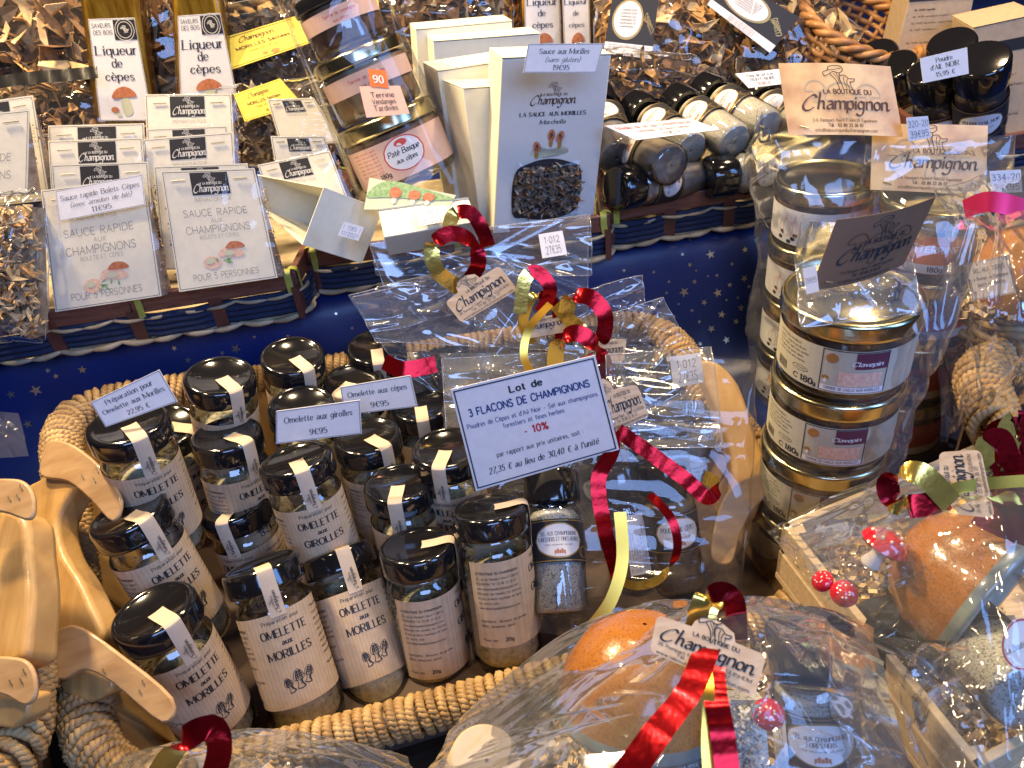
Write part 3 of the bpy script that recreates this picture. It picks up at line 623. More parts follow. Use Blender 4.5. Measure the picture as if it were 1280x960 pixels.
# ================================================================== THE MAIN BASKET
def rimz(x, y): return .055+.08*(y-.33)-.08*x
def coil_mesh(seed):
    rs = random.Random(seed); mb = MB(); n = 52; R0 = .0105; tw = 12
    for s in range(2):
        pts = []
        for i in range(n):
            a = 2*math.pi*i/n; b = tw*a+s*math.pi; q = R0+.0015*math.cos(b)+rs.uniform(-.0002, .0002)
            pts.append(Vector((q*math.cos(a), q*math.sin(a), .0016*math.sin(b)+.0006*math.sin(a+seed))))
        tube(mb, pts, .0021, 6, 0, True)
    me = mb.build('tmp', 'rope', None, 180); d = me.data; bpy.data.objects.remove(me); return d
COILS = [coil_mesh(i) for i in range(4)]
COILS2 = []
for d in COILS:
    e = d.copy(); e.materials[0] = M['rope2']; COILS2.append(e)
def rope_rim(parent, corners, rad=.05, pitch=.0062, z=rimz, rfun=lambda x, y: 1.0, closed=True, name='rope_coil'):
    P = []
    n = len(corners)
    for i in range(n):
        c = Vector((*corners[i], 0)); a = Vector((*corners[i-1], 0)); b = Vector((*corners[(i+1) % n], 0))
        if not closed and i in (0, n-1): P.append(c); continue
        da = (a-c).normalized(); db = (b-c).normalized()
        for k in range(7):
            t = k/6; P.append((c+da*rad)*(1-t)**2+c*2*t*(1-t)+(c+db*rad)*t*t)
    if closed: P.append(P[0])
    out = []; acc = 0; cnt = 0
    for a, b in zip(P, P[1:]):
        l = (b-a).length; t = acc
        while t < l:
            p = a+(b-a)*(t/l); d = (b-a).normalized()
            k = rfun(p.x, p.y); pos = Vector((p.x, p.y, z(p.x, p.y)))
            d2 = Vector((p.x+d.x*.01, p.y+d.y*.01, 0)); tz = (z(d2.x, d2.y)-z(p.x, p.y))/.01
            T = Vector((d.x, d.y, tz)).normalized(); T = (T+Vector((R_.uniform(-.06, .06), R_.uniform(-.06, .06), R_.uniform(-.06, .06)))+Vector((0, 0, .22))).normalized()
            q = T.to_track_quat('Z', 'Y')
            o = bpy.data.objects.new(name, (COILS2 if R_.random() < .22 else COILS)[cnt % 4]); col.objects.link(o); o.parent = parent
            o.matrix_parent_inverse = Matrix.Translation(-parent.location)
            o.matrix_basis = Matrix.Translation(pos) @ (q @ Matrix.Rotation(R_.uniform(0, 6.28), 3, 'Z').to_quaternion()).to_matrix().to_4x4() @ Matrix.Diagonal((k, k, 1.0+.1*(k-1), 1))
            cnt += 1; t += pitch*(1+.15*(k-1))
        acc = t-l
    core = [Vector((p.x, p.y, z(p.x, p.y))) for p in P]
    mb = MB(); tube(mb, core, .0085, 8); mb.build('rim_core', 'rope2', parent)
    return core
BC = [(-.262, .252), (.215, .352), (.155, .70), (-.405, .598)]
bk = root('rope_basket', 'large oblong rope rimmed basket with beech handles, full of herb jars', 'basket', (-.07, .47, 0))
rope_rim(bk, BC, .055, .0063, rfun=lambda x, y: 1.0+.28*min(1, max(0, (-.235-x)/.05))+.45*min(1, max(0, (x-.15)/.03)))
def seg_pts(a, b, n): return [Vector((a[0]+(b[0]-a[0])*i/n, a[1]+(b[1]-a[1])*i/n, 0)) for i in range(n+1)]
c0 = Vector((-.075, .475, 0))
for k, (a, b, n) in enumerate(((BC[0], BC[1], 9), (BC[1], BC[2], 7), (BC[2], BC[3], 10), (BC[3], BC[0], 7))):
    S = seg_pts(a, b, n)
    for p, q in zip(S, S[1:]):
        d = (q-p); pa = p+d*.03; qa = q-d*.03; inn = (c0-(p+q)/2).normalized()*.008
        zz = rimz((p.x+q.x)/2, (p.y+q.y)/2); e = (c0-(p+q)/2).normalized()*.045
        top = [pa+inn+Vector((0, 0, zz-.004)), qa+inn+Vector((0, 0, zz-.004))]; bot = [qa+inn+e*.5+Vector((0, 0, .004)), pa+inn+e*.5+Vector((0, 0, .004))]
        nn = (c0-(p+q)/2).normalized()*.004
        mb = MB(); hexa(mb, [top[0], top[1], bot[0], bot[1]], [v+nn for v in (top[0], top[1], bot[0], bot[1])])
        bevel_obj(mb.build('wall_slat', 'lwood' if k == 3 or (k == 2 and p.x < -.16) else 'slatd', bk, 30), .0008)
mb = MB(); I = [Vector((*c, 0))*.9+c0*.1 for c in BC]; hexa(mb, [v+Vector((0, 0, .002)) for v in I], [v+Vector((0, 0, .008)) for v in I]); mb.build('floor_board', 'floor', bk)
def handle(parent, outline, pp, n, thick, bands, blocks, name='handle'):
    h = slab(name, outline, pp, n, thick, 'lwood', parent, .0045, 4); h.modifiers[0].segments = 4; h.modifiers[0].angle_limit = math.radians(60)
    for (pts, pq, nq, roll) in bands:   # veneer straps with staples, wrapped round the handle's end
        nq = nq.normalized(); b = slab('handle_strap', pts, pq, nq, .0028, 'lwood2', parent, .0012, 4)
        cx, cyy = sum(q[0] for q in pts)/len(pts), sum(q[1] for q in pts)/len(pts); fx, fy = pts[len(pts)//2]
        for k in (.1, .6):
            for e in ((-5, 7) if k > .5 else (2,)):
                x0, y0 = cx+(fx-cx)*k+e*.3, cyy+(fy-cyy)*k-e; m2 = MB(); tube(m2, [PLN(x0, y0, pq, nq)+nq*.0006, PLN(x0+3, y0+6, pq, nq)+nq*.0006], .0004, 5); m2.build('staple', 'steel', b)
    for (pts, pq, nq, th) in blocks: slab('handle_block', pts, pq, nq, th, 'lwood', parent, .002)
nh = Vector((-.35, -.45, .82))
handle(bk, [(60, 575), (92, 566), (102, 590), (98, 606), (84, 622), (72, 645), (72, 668), (80, 694), (98, 722), (112, 752), (126, 790), (110, 815), (84, 822), (66, 790), (52, 760), (34, 722), (20, 680), (14, 645), (18, 622), (34, 606), (54, 594)], D(70, 700, .535), nh, .020,
       [([(50, 594), (54, 562), (66, 550), (94, 558), (132, 590), (152, 626), (140, 652), (112, 624), (84, 602)], D(95, 590, .555), Vector((-.25, -.5, .8)), ((52, 590), (66, 552))), ([(66, 842), (64, 800), (78, 784), (100, 784), (142, 812), (214, 872), (202, 904), (140, 854), (106, 838), (80, 850)], D(120, 820, .475), Vector((-.25, -.55, .8)), ((72, 842), (78, 792)))],
       [([(72, 852), (104, 834), (142, 850), (140, 866), (112, 880), (78, 868)], D(105, 855, .485), Vector((-.2, -.7, .7)), .018)])
handle(bk, [(872, 452), (896, 452), (920, 474), (934, 506), (944, 540), (962, 584), (966, 606), (940, 650), (914, 640), (918, 606), (912, 560), (900, 520), (886, 486)], D(925, 545, .63), Vector((.1, -.62, .78)), .018,
       [([(890, 696), (898, 640), (918, 606), (956, 590), (970, 600), (966, 612), (940, 640), (926, 668), (914, 704)], D(930, 640, .585), Vector((.15, -.55, .82)), ((930, 604), (964, 598)))],
       [([(915, 612), (940, 600), (962, 606), (944, 648), (912, 660)], D(935, 630, .60), Vector((.2, -.6, .78)), .012)])
# ================================================================== JARS OF HERBS
def jar_label(var):
    r = .0259; mb = MB(); a0, a1 = -2.35, 2.35; n = 44; z0, z1 = .0225, .0862
    vs = []
    for i in range(n+1):
        a = a0+(a1-a0)*i/n; vs += [Vector((r*math.sin(a), -r*math.cos(a), z0)), Vector((r*math.sin(a), -r*math.cos(a), z1))]
    mb.add(vs, [(2*i, 2*i+2, 2*i+3, 2*i+1) for i in range(n)], 0)
    mp = cyl_map(r+.00012)
    text(mb, mp, 'Préparation pour', 0, .0798, .0024, 'sans', 1)
    if var != 'cepes':
        text(mb, mp, 'OMELETTE', 0, .0705, .0052, 'bserif', 1, fit=.031)
        text(mb, mp, 'aux', 0, .0645, .0034, 'bserif', 1)
        text(mb, mp, {'morilles': 'MORILLES', 'girolles': 'GIROLLES'}[var], 0, .0560, .0052, 'bserif', 1, fit=.0295)
    else:
        text(mb, mp, 'OMELETTE', 0, .0705, .0052, 'bserif', 1, fit=.031)
        text(mb, mp, 'aux', 0, .0645, .0034, 'bserif', 1); text(mb, mp, 'CÈPES', 0, .0560, .0052, 'bserif', 1)
    morels(mb, mp, 0, .0395, .0135, 1)
    ml = cyl_map(r+.00012, -1.62)      # address side
    text(mb, ml, 'LA BOUTIQUE DU CHAMPIGNON', -.015, .0775, .0017, 'bsans', 1, 'l', fit=.030)
    for i, s in enumerate(ADDR): text(mb, ml, s, -.015, .0735-.0036*i, .0017, 'sans', 1, 'l', fit=min(.031, .00098*len(s)))
    for i, s in enumerate(('Ingrédients : Brisures de girolles', '(80%), échalotes, persil')): text(mb, ml, s, -.015, .0420-.0038*i, .0018, 'sans', 1, 'l', fit=.00098*len(s))
    text(mb, ml, 'Poids net :', -.015, .0275, .0018, 'sans', 1, 'l'); text(mb, ml, '20g', .001, .0275, .0026, 'bsans', 1, 'l')
    mr = cyl_map(r+.00012, 1.45)       # recipe side
    text(mb, mr, 'Préparation pour omelette', -.014, .0790, .0017, 'sans', 1, 'l', fit=.026)
    for i, s in enumerate(('4 oeufs, réhydratez la préparation', 'dans un peu de crème fraîche', 'ou de lait pendant 10 minutes', 'crème puis versez dans les oeufs', 'gonfler 15 minutes dans', 'une poêle, ajoutez une noix de', 'montez la préparation faites', 'revenez quelques minutes')):
        text(mb, mr, s, -.014, .0740-.0040*i, .0017, 'sans', 1, 'l', fit=.00090*len(s))
    text(mb, mr, 'Vous ferez une belle omelette', -.014, .0385, .0016, 'bsans', 1, 'l', fit=.026)
    text(mb, mr, 'Lot / À consommer', -.006, .0320, .0018, 'sans', 1, 'l'); text(mb, mr, '12/2023', 0, .0275, .0018, 'sans', 1, 'l')
    o = mb.build('paper_label', ['kraft', 'ink'], None, 0); d = o.data; bpy.data.objects.remove(o); return d
def make_jar():
    t = local_root('herb_jar')
    mb = MB(); lathe(mb, [(.001, .0012), (.019, .0008), (.0238, .003), (.0255, .008), (.0255, .0850), (.0250, .0890), (.0228, .0925), (.0215, .0945), (.0228, .0958), (.0228, .0975), (.0212, .0990), (.0212, .105)], 44)
    mb.build('glass_body', 'glass', t, 60)
    mb = MB(); lathe(mb, [(.0235, .1000), (.0262, .1000), (.0268, .1013), (.0266, .1030), (.0266, .1130), (.0258, .1151), (.0242, .1162), (.0228, .1159), (.0212, .1151), (.0205, .1146), (.0001, .1146)], 56); mb.build('lid', 'black', t, 60)
    mb = MB(); rs = random.Random(3); zt = .070
    lathe(mb, [(.001, .004), (.0205, .004), (.0226, .008), (.0226, zt-.006), (.019, zt), (.010, zt+.002), (.0005, zt+.001)], 24, 0)
    for i in range(900):
        a = rs.uniform(0, 6.283); z = rs.uniform(.006, zt); r = .0222
        if i > 720: z = zt+rs.uniform(-.004, .004); r = .022*math.sqrt(rs.random())
        flake(mb, Vector((r*math.cos(a), r*math.sin(a), z)), rs.uniform(.0010, .0024), rs, rs.choice((0, 0, 0, 1, 1, 2)), curl=.3, nside=4)
    mb.build('herb_filling', ['herb1', 'herb2', 'herb3'], t, 0)
    # seal strip: from the lid's top over its edge and down onto the label
    path = [(0, -.004, .1151), (0, -.013, .1156), (0, -.0222, .1168), (0, -.0262, .1158), (0, -.0274, .1128), (0, -.0275, .100), (0, -.0268, .092), (0, -.0266, .086), (0, -.0266, .0835)]
    P = smooth_path([Vector(p) for p in path], 4); mb = MB(); vs = []
    for p in P:
        for k in (-1, -.5, 0, .5, 1): vs.append(p+Vector((k*.0052, (.0006 if p.z < .12 else 0)*(k*k), 0)))
    n = len(P); mb.add(vs, [(i*5+k, i*5+k+1, (i+1)*5+k+1, (i+1)*5+k) for i in range(n-1) for k in range(4)], 0)
    mp = lambda u, v: Vector((-v*.9, -.0281+.0006*abs(v)/.005, .0935+u*.95))
    shopname(mb, mp, 0, -.0022, .016, 1); emblem(mb, mp, .0005, .0027-.0005, .004, 1)
    mb.build('seal_strip', ['seal', 'ink'], t, 0)
    return t
LBL = {k: jar_label(k) for k in ('morilles', 'girolles', 'cepes')}
jar0 = make_jar()
o = bpy.data.objects.new('paper_label', LBL['morilles']); col.objects.link(o); o.parent = jar0
#  lid px, lid py, lid px width, foot px, foot py, yaw, label, text
JARS = [(158, 527, 99, 218, 682, 8, 'morilles', 'herb jar directly under the tilted Omelette aux Morilles price card'),
        (274, 468, 87, 296, 606, 22, 'cepes', 'herb jar at the back with wooden boards behind it, right of the tilted price card'),
        (365, 443, 80, 384, 565, 25, 'girolles', 'rearmost herb jar touching the back rope rim, above the girolles card'),
        (376, 506, 84, 400, 630, 5, 'girolles', 'herb jar half hidden behind the Omelette aux girolles price card'),
        (282, 541, 88, 322, 690, 30, 'morilles', 'herb jar in second row whose label starts with the cut word OMELET'),
        (368, 572, 93, 424, 735, 4, 'girolles', 'herb jar in the middle with the readable OMELETTE aux GIROLLES label'),
        (292, 630, 86, 350, 775, -30, 'morilles', 'tilted herb jar whose seal strip runs down its left edge, behind the front row'),
        (158, 640, 99, 252, 795, 16, 'morilles', 'leaning herb jar in the middle of the left column beside the rope rim'),
        (190, 761, 108, 282, 918, 12, 'morilles', 'lowest leaning herb jar at the front left corner of the basket'),
        (325, 704, 98, 390, 902, 2, 'morilles', 'upright herb jar at the front rim with three drawn morels fully visible'),
        (420, 688, 90, 482, 880, 10, 'morilles', 'herb jar at the front rim between the morel jar and the two address labels'),
        (520, 680, 96, 550, 852, 82, 'girolles', 'herb jar at the front rim, address print, its strip pointing right'),
        (611, 633, 97, 636, 820, 90, 'girolles', 'rightmost herb jar at the front rim, address label ending in 20g'),
        (498, 602, 90, 526, 750, -12, 'girolles', 'herb jar in the middle with its strip at the left and greenish herbs'),
        (458, 543, 85, 488, 680, 28, 'girolles', 'herb jar just below the girolles card with its strip slanting right'),
        (558, 558, 90, 580, 700, -18, 'cepes', 'herb jar against the lower left corner of the big sale sign'),
        (525, 504, 77, 545, 630, 0, 'cepes', 'herb jar right below the Omelette aux cèpes price card'),
        (441, 474, 78, 460, 600, -35, 'cepes', 'herb jar half hidden behind the Omelette aux cèpes price card'),
        (470, 432, 75, 488, 550, 0, 'cepes', 'herb jar in the back right corner with red foil beside it'),
        (521, 458, 73, 538, 575, 200, 'cepes', 'herb jar under the cellophane with a red ribbon across its lid')]
GJ = 'herb jars in the rope basket'
for i, (tx, ty, w_, bx, by, yw, var, lab) in enumerate(JARS):
    j = jar0 if i == 0 else copy_tree(jar0)
    b, t = stand(tx, ty, w_, .0535, bx, by, .116); place(j, b, t, yw)
    tag(j, lab, 'jar', GJ)
    for c in j.children:
        if c.name.startswith('paper_label'): c.data = LBL[var]
        if c.name.startswith('herb_filling'): c.rotation_euler = (0, 0, R_.uniform(0, 6.28))
    print('JAR', i, [round(a, 3) for a in b], [round(a, 3) for a in t])
# fallen jar behind
j = copy_tree(jar0); b, t = stand(206, 530, 84, .0535, 232, 650, .116); place(j, b, t, 55); tag(j, 'herb jar wedged behind the card jar, only the right half of its label showing', 'jar', GJ)
# ================================================================== SIGNS AND PRICE CARDS
def sign(name, px4, d, n, label, cat, body, mats=('white', 'ink'), border=True, group=None, bend=0, th=.0006, nx=8):
    c = Card(px4, d, n); c.bend = bend; mb = MB(); c.sheet(mb, th, 0, nx)
    mp = c.mp(); e = c.H*.02
    if border: frame(mb, mp, e, e, c.W-e, c.H-e, c.H*.012, 1, nx)
    body(mb, mp, c.W, c.H)
    o = mb.build(name, list(mats), None, 30); o['label'] = label; o['category'] = cat
    if group: o['group'] = group
    return o
def lines(L):
    def f(mb, mp, W, H):
        for s, y, h, st, mi, fit in L: text(mb, mp, s, W/2, H*y, H*h, st, mi, fit=W*fit if fit else None)
    return f
GP = 'white price cards'
sign('sale_sign', [(563, 487), (744, 444), (774, 562), (595, 614)], .545, facing(-3, 12), 'large white sale sign reading Lot de 3 flacons de champignons, minus 10%', 'sign',
     lines([('Lot de', .845, .062, 'bsans', 1, .22), ('3 FLACONS DE CHAMPIGNONS', .715, .068, 'bsans', 2, .83), ("Poudres de Cèpes et d'Ail Noir - Sel aux champignons", .605, .043, 'sans', 2, .90), ('forestiers et fines herbes', .530, .043, 'sans', 2, .42),
            ('- 10%', .415, .070, 'bsans', 3, .16), ('par rapport aux prix unitaires, soit :', .270, .046, 'sans', 1, .60), ('27,35 € au lieu de 30,40 € à l\'unité', .125, .060, 'biserif', 1, .76)]), ('white', 'ink', 'inkblue', 'inkr'), nx=1)
sign('price_card', [(113, 503), (199, 462), (222, 502), (132, 534)], .53, facing(8, 18), 'tilted white price card Préparation pour Omelette aux Morilles 22,95 € on the leftmost jars', 'price card',
     lines([('Préparation pour', .70, .15, 'serif', 1, .66), ('Omelette aux Morilles', .42, .15, 'serif', 1, .86), ('22,95 €', .13, .15, 'serif', 1, .30)]), group=GP, nx=1)
sign('price_card', [(345, 514), (450, 500), (452, 542), (345, 555)], .565, facing(-4, 14), 'white price card Omelette aux girolles 9€95 standing left of the cèpes card', 'price card',
     lines([('Omelette aux girolles', .60, .17, 'serif', 1, .80), ('9€95', .16, .17, 'serif', 1, .20)]), group=GP, nx=1)
sign('price_card', [(425, 484), (513, 469), (522, 508), (431, 519)], .60, facing(-4, 14), 'white price card Omelette aux cèpes 9€95 standing right of the girolles card', 'price card',
     lines([('Omelette aux cèpes', .60, .17, 'serif', 1, .82), ('9€95', .16, .17, 'serif', 1, .24)]), group=GP, nx=1)
# ================================================================== SPICE FLACONS
def oval_label(mb, mp, L, mi0=0):
    pass
def flacon_label(kind):
    r = .0208; mb = MB(); n = 40; z0, z1 = .036, .066; vs = []
    for i in range(n+1):
        a = -3.0+6.0*i/n; vs += [Vector((r*math.sin(a), -r*math.cos(a), z0)), Vector((r*math.sin(a), -r*math.cos(a), z1))]
    mb.add(vs, [(2*i, 2*i+2, 2*i+3, 2*i+1) for i in range(n)], 0)
    m1, m2, m3 = cyl_map(r+.0001), cyl_map(r+.0002), cyl_map(r+.0003); c = .051
    for zz in (.0372, .0648): 
        for i in range(30):
            a = -.058+.116*i/30; rect(mb, m1, a, zz-.0003, a+.0039, zz+.0003, 2)
    def ov(m, rx, ry, mi):
        k = 20                     # bent onto the glass in narrow strips
        for i in range(k):
            u0 = -rx+2*rx*i/k; u1 = -rx+2*rx*(i+1)/k; h0 = ry*math.sqrt(max(0, 1-(u0/rx)**2)); h1 = ry*math.sqrt(max(0, 1-(u1/rx)**2))
            mb.add([m(u0, c-h0), m(u1, c-h1), m(u1, c+h1), m(u0, c+h0)], [(0, 1, 2, 3)], mi)
    ov(m1, .0182, .0122, 2); ov(m2, .0172, .0112, 1)
    T = {'sel': (('SEL AUX CHAMPIGNONS', .0545, .0026, .027), ('FORESTIERS ET FINES HERBES', .0505, .0026, .031)), 'poudre': (('POUDRE DE CÈPES', .0525, .0034, .027),), 'ail': (("POUDRE D'AIL NOIR", .0525, .0034, .028),), 'sels': (('SEL AUX CHAMPIGNONS', .0535, .0024, .026), ('FORESTIERS', .0502, .0024, .014))}[kind]
    for s, y, h, f in T: text(mb, m3, s, 0, y, h, 'bserif', 3, fit=f)
    text(mb, m3, 'Pour assaisonner vos plats', 0, .0475, .0012, 'sans', 3, fit=.02)
    for i in range(5): rect(mb, m3, .0016*(i-2)-.0007, .0420, .0016*(i-2)+.0007, .0442+.0009*(i % 2), 4)
    rect(mb, m3, -.004, .0412, .004, .0422, 4)
    mb2 = [pen(mb, m1, [(.022+.004*math.cos(t)*(1+.3*k), .043+.004*math.sin(t)) for t in [i*.7 for i in range(10)]], .0004, 2) for k in (0, 1, 2)]
    o = mb.build('band_label', ['ink', 'white', 'inkgold', 'inkg', 'inkcap'], None, 0)
    d = o.data; bpy.data.objects.remove(o); return d
def make_flacon(name, fill, kind, side=False, mill=False):
    t = local_root(name)
    H = .082
    mb = MB(); lathe(mb, [(.001, .0015), (.016, .0008), (.0192, .003), (.0203, .007), (.0203, .070), (.0196, .0735), (.0168, .0775), (.0160, .0790), (.0160, .0835)], 36); mb.build('glass_body', 'glass', t, 60)
    mb = MB(); lathe(mb, [(.001, .0032), (.0165, .0032), (.0188, .0065), (.0188, .0690), (.0150, .0740), (.001, .0745)], 28); mb.build('filling', fill, t, 50)
    mb = MB()
    if mill: lathe(mb, [(.0165, .079), (.0205, .080), (.0210, .084), (.0210, .092), (.0185, .096), (.0185, .100), (.0205, .103), (.0215, .107), (.0205, .113), (.016, .118), (.008, .1205), (.0003, .121)], 36)
    else: lathe(mb, [(.0165, .0792), (.0205, .0795), (.0208, .0805), (.0208, .1010), (.0198, .1030), (.0180, .1036), (.0003, .1036)], 36)
    mb.build('cap', 'blackp' if mill else 'black', t, 50)
    o = bpy.data.objects.new('band_label', kind); col.objects.link(o); o.parent = t
    if side:
        mb = MB(); m1 = cyl_map(.0215, side); m2 = cyl_map(.0217, side)
        rect(mb, m1, -.0085, .020, .0085, .066, 0, 6)
        rot = lambda u, v: m2(-v, .043+u)
        for i, s in enumerate(('SEL AUX CHAMPIGNONS', 'La Boutique du Champignon', '26 rue du Rempart Nord', '68420 EGUISHEIM', 'Tél. 03 89 23 26 07', 'Ingrédients : sel de mer,', 'champignons 5%, fines herbes', 'Poids net 70 g')): text(mb, rot, s, -.021, .0062-.002*i, .0012, 'sans', 1, 'l', fit=.0014*len(s))
        mb.build('side_label', ['white', 'inkg'], t, 0)
    return t
FL = {k: flacon_label(k) for k in ('sel', 'poudre', 'ail', 'sels')}
GF = 'spice flacons in the gift bags'
for i, (fill, lb, sd, tx, ty, w_, bx, by, yw, lab) in enumerate((
        ('saltb', 'sel', False, 688, 590, 70, 703, 800, 8, 'salt flacon left in the front gift bag, white oval label ending ET FINES HERBES'),
        ('dark', 'poudre', 0.1, 770, 580, 66, 797, 742, 10, 'flacon in the middle of the front gift bag with a small white vertical ingredients label'),
        ('powder', 'poudre', False, 828, 575, 68, 850, 738, 14, 'powder flacon at the right of the front gift bag, oval label POUDRE DE CÈPES'),
        ('dark', 'ail', False, 640, 560, 62, 655, 700, 10, 'dark flacon hidden behind the lower edge of the sale sign'),
        ('powder', 'poudre', False, 620, 470, 58, 632, 600, 0, 'powder flacon in the second gift bag behind the sale sign'),
        ('dark', 'ail', False, 690, 462, 58, 702, 590, 0, 'dark flacon in the second gift bag behind the sale sign'),
        ('saltb', 'sel', False, 560, 430, 54, 572, 540, 0, 'salt flacon in the rear gift bag above the cèpes card'),
        ('powder', 'poudre', False, 745, 530, 62, 756, 660, 0, 'powder flacon behind the red ribbon tail of the front gift bag'),
        ('dark', 'ail', False, 806, 500, 60, 818, 622, 4, 'dark flacon in the back right of the basket, second from the handle'),
        ('saltb', 'sel', False, 856, 512, 60, 866, 634, 8, 'salt flacon in the back right of the basket, touching the handle'),
        ('dark', 'poudre', False, 846, 452, 56, 854, 562, 8, 'dark flacon standing deepest in the right corner of the basket'),
        ('dark', 'ail', False, 790, 440, 56, 798, 550, 0, 'dark flacon under the two pointed cellophane flaps'),
        ('powder', 'poudre', False, 735, 420, 54, 742, 525, 0, 'powder flacon hidden behind the ribbon loops'))):
    f = make_flacon('spice_flacon', fill, FL[lb], sd); b, t = stand(tx, ty, w_, .0416, bx, by, .1036); place(f, b, t, yw); tag(f, lab, 'flacon', GF)
    print('FL', i, [round(a, 3) for a in b], [round(a, 3) for a in t])
# ================================================================== GIFT BAGS STANDING IN THE BASKET
def shop_tag(parent, px4, d, n, bump=.5, rot=0, name='shop_tag', mt='tag', lines2=True):
    c = Card(px4, d, n); mb = MB(); W, H = (c.W, c.H) if not rot else (c.H, c.W)
    base = c.mp(0)
    mp0 = (lambda u, v: c.pt(u, v, 0)) if not rot else (lambda u, v: c.pt(c.W-v, u, 0))
    lift = lambda off: (lambda u, v: mp0(u, v)+c.n*off)
    out = []
    r = min(W, H)*.12
    for cx, cyy, a0 in ((W-r, r, -90), (W-r, H*.80-r, 0)):
        out += [(cx+r*math.cos(math.radians(a0+k*30)), cyy+r*math.sin(math.radians(a0+k*30))) for k in range(4)]
    b0 = W*bump
    out += [(b0+W*.20, H*.82), (b0+W*.17, H*.98), (b0+W*.04, H*1.10), (b0-W*.12, H*1.07), (b0-W*.18, H*.95), (b0-W*.20, H*.82)]
    for cx, cyy, a0 in ((r, H*.80-r, 90), (r, r, 180)):
        out += [(cx+r*math.cos(math.radians(a0+k*30)), cyy+r*math.sin(math.radians(a0+k*30))) for k in range(4)]
    A = [lift(0)(*p) for p in out]; B = [lift(-.0012)(*p) for p in out]; k = len(out)
    mb.add(A+B, [tuple(range(k)), tuple(range(2*k-1, k-1, -1))]+[(i, i+k, (i+1) % k+k, (i+1) % k) for i in range(k)], 0)
    mp = lift(.0002)
    emblem(mb, mp, b0, H*.86, W*.34, 1, W*.012)
    text(mb, mp, 'Çħampiğnoň', W*.5, H*.36, H*.24, 'script', 1, fit=W*.86); text(mb, mp, 'LA BOUTIQUE DU', W*.56, H*.66, H*.075, 'bsans', 1, fit=W*.42)
    if lines2:
        text(mb, mp, '26 Rempart Nord - 68420 EGUISHEIM', W*.5, H*.215, H*.065, 'sans', 1, fit=W*.88); text(mb, mp, 'Tél. 03 89 23 26 07', W*.5, H*.125, H*.065, 'sans', 1, fit=W*.5); text(mb, mp, 'www.laboutiqueduchampignon.com', W*.5, H*.035, H*.065, 'sans', 1, fit=W*.88)
    return mb.build(name, [mt, 'ink'], parent, 30)
def sticker(parent, px4, d, n, L, tint='white', ink='ink'):
    c = Card(px4, d, n); mb = MB(); c.sheet(mb, .0003); mp = c.mp(.0002)
    for k in (0, 1):                       # scalloped short sides
        for v in (.18, .5, .82): pass
    for s, y, h, f in L: text(mb, mp, s, c.W/2, c.H*y, c.H*h, 'lsans', 1, fit=c.W*f)
    return mb.build('price_sticker', [tint, ink], parent, 0)
GG = 'cellophane gift bags with three flacons'
def wp(l): return [D(*p) for p in l]
vd = lambda p: (CAM-p).normalized()
g = root('gift_bag', 'front gift bag beside the sale sign, price sticker 27€35 on its top flap', 'gift bag', D(790, 750, .60), GG)
loft(D(788, 790, .585), D(815, 440, .600)-D(788, 790, .585), CR, (D(815, 440, .600)-D(788, 790, .585)).length, lambda t: .074+.006*math.sin(3*t)+.002*t, lambda t: .030*(1-t**2.2)+.0015, g, 11, 'film', n=70, amp=.0050, nu=110, nv=90)
sticker(g, [(837, 446), (876, 441), (880, 478), (842, 485)], .592, facing(0, 30), [('1·012', .58, .26, .6), ('27€35', .14, .30, .6)])
sheet_px([D(757, 444, .588), D(890, 432, .592), D(902, 560, .575), D(762, 560, .572)], g, 21, 'film_flap', n=24, amp=.009)
shop_tag(g, [(745, 482), (792, 470), (812, 520), (762, 542)], .575, facing(0, 30), .2)
rb = [(742, 440, .59), (728, 455, .575), (742, 510, .565), (766, 556, .555), (748, 600, .550), (756, 660, .548), (770, 710, .552), (775, 730, .556)]
ribbon([D(*p) for p in rb], .0105, g, side=[CR*.9+CU*.4]*8, wob=.0006)
ribbon(wp([(772, 538, .565), (812, 566, .56), (858, 600, .556), (884, 622, .556), (898, 608, .56), (880, 596, .57)]), .0105, g, side=[CU+CR*.2]*3+[CU]*3, wob=.0006)
ribbon(wp([(812, 618, .55), (840, 650, .54), (846, 690, .54), (826, 722, .545), (800, 732, .55), (778, 728, .555)]), .006, g, side=[CU*.8+CR]*3+[CU+CR*.3]*3)
ribbon(wp([(775, 640, .548), (778, 700, .545), (764, 750, .54), (738, 786, .535)]), .0085, g, side=[CR]*4, mt='goldfoil')
g = root('gift_bag', 'gift bag directly behind the sale sign, gold and red ribbon loop above it', 'gift bag', D(650, 560, .68), GG)
loft(D(650, 660, .66), D(648, 440, .66)-D(650, 660, .66), CR, (D(648, 440, .66)-D(650, 660, .66)).length, lambda t: .064, lambda t: .028*(1-t**2)+.0015, g, 12, 'film2', n=60, amp=.0045, nu=100, nv=80)
sheet_px([D(552, 448, .64), D(742, 436, .645), D(752, 560, .63), D(560, 560, .63)], g, 22, 'film_flap', n=24, amp=.009)
shop_tag(g, [(735, 420), (784, 416), (780, 452), (730, 458)], .64, facing(0, 30), .3, lines2=False)
ribbon(wp([(664, 430, .64), (654, 400, .63), (668, 370, .625), (692, 378, .63), (700, 420, .64), (694, 446, .645)]), .0085, g, side=[CR+CU*.2]*6)
ribbon(wp([(694, 470, .60), (697, 432, .595), (720, 416, .59), (744, 432, .59), (756, 460, .595), (762, 500, .60)]), .0125, g, side=[CR+CU*.2, CR+CU*.5, CU, CU-CR*.6, CR-CU*.2, CR])
g = root('gift_bag', 'gift bag whose wide crumpled flap points left over the jars, readable tag', 'gift bag', D(560, 480, .72), GG)
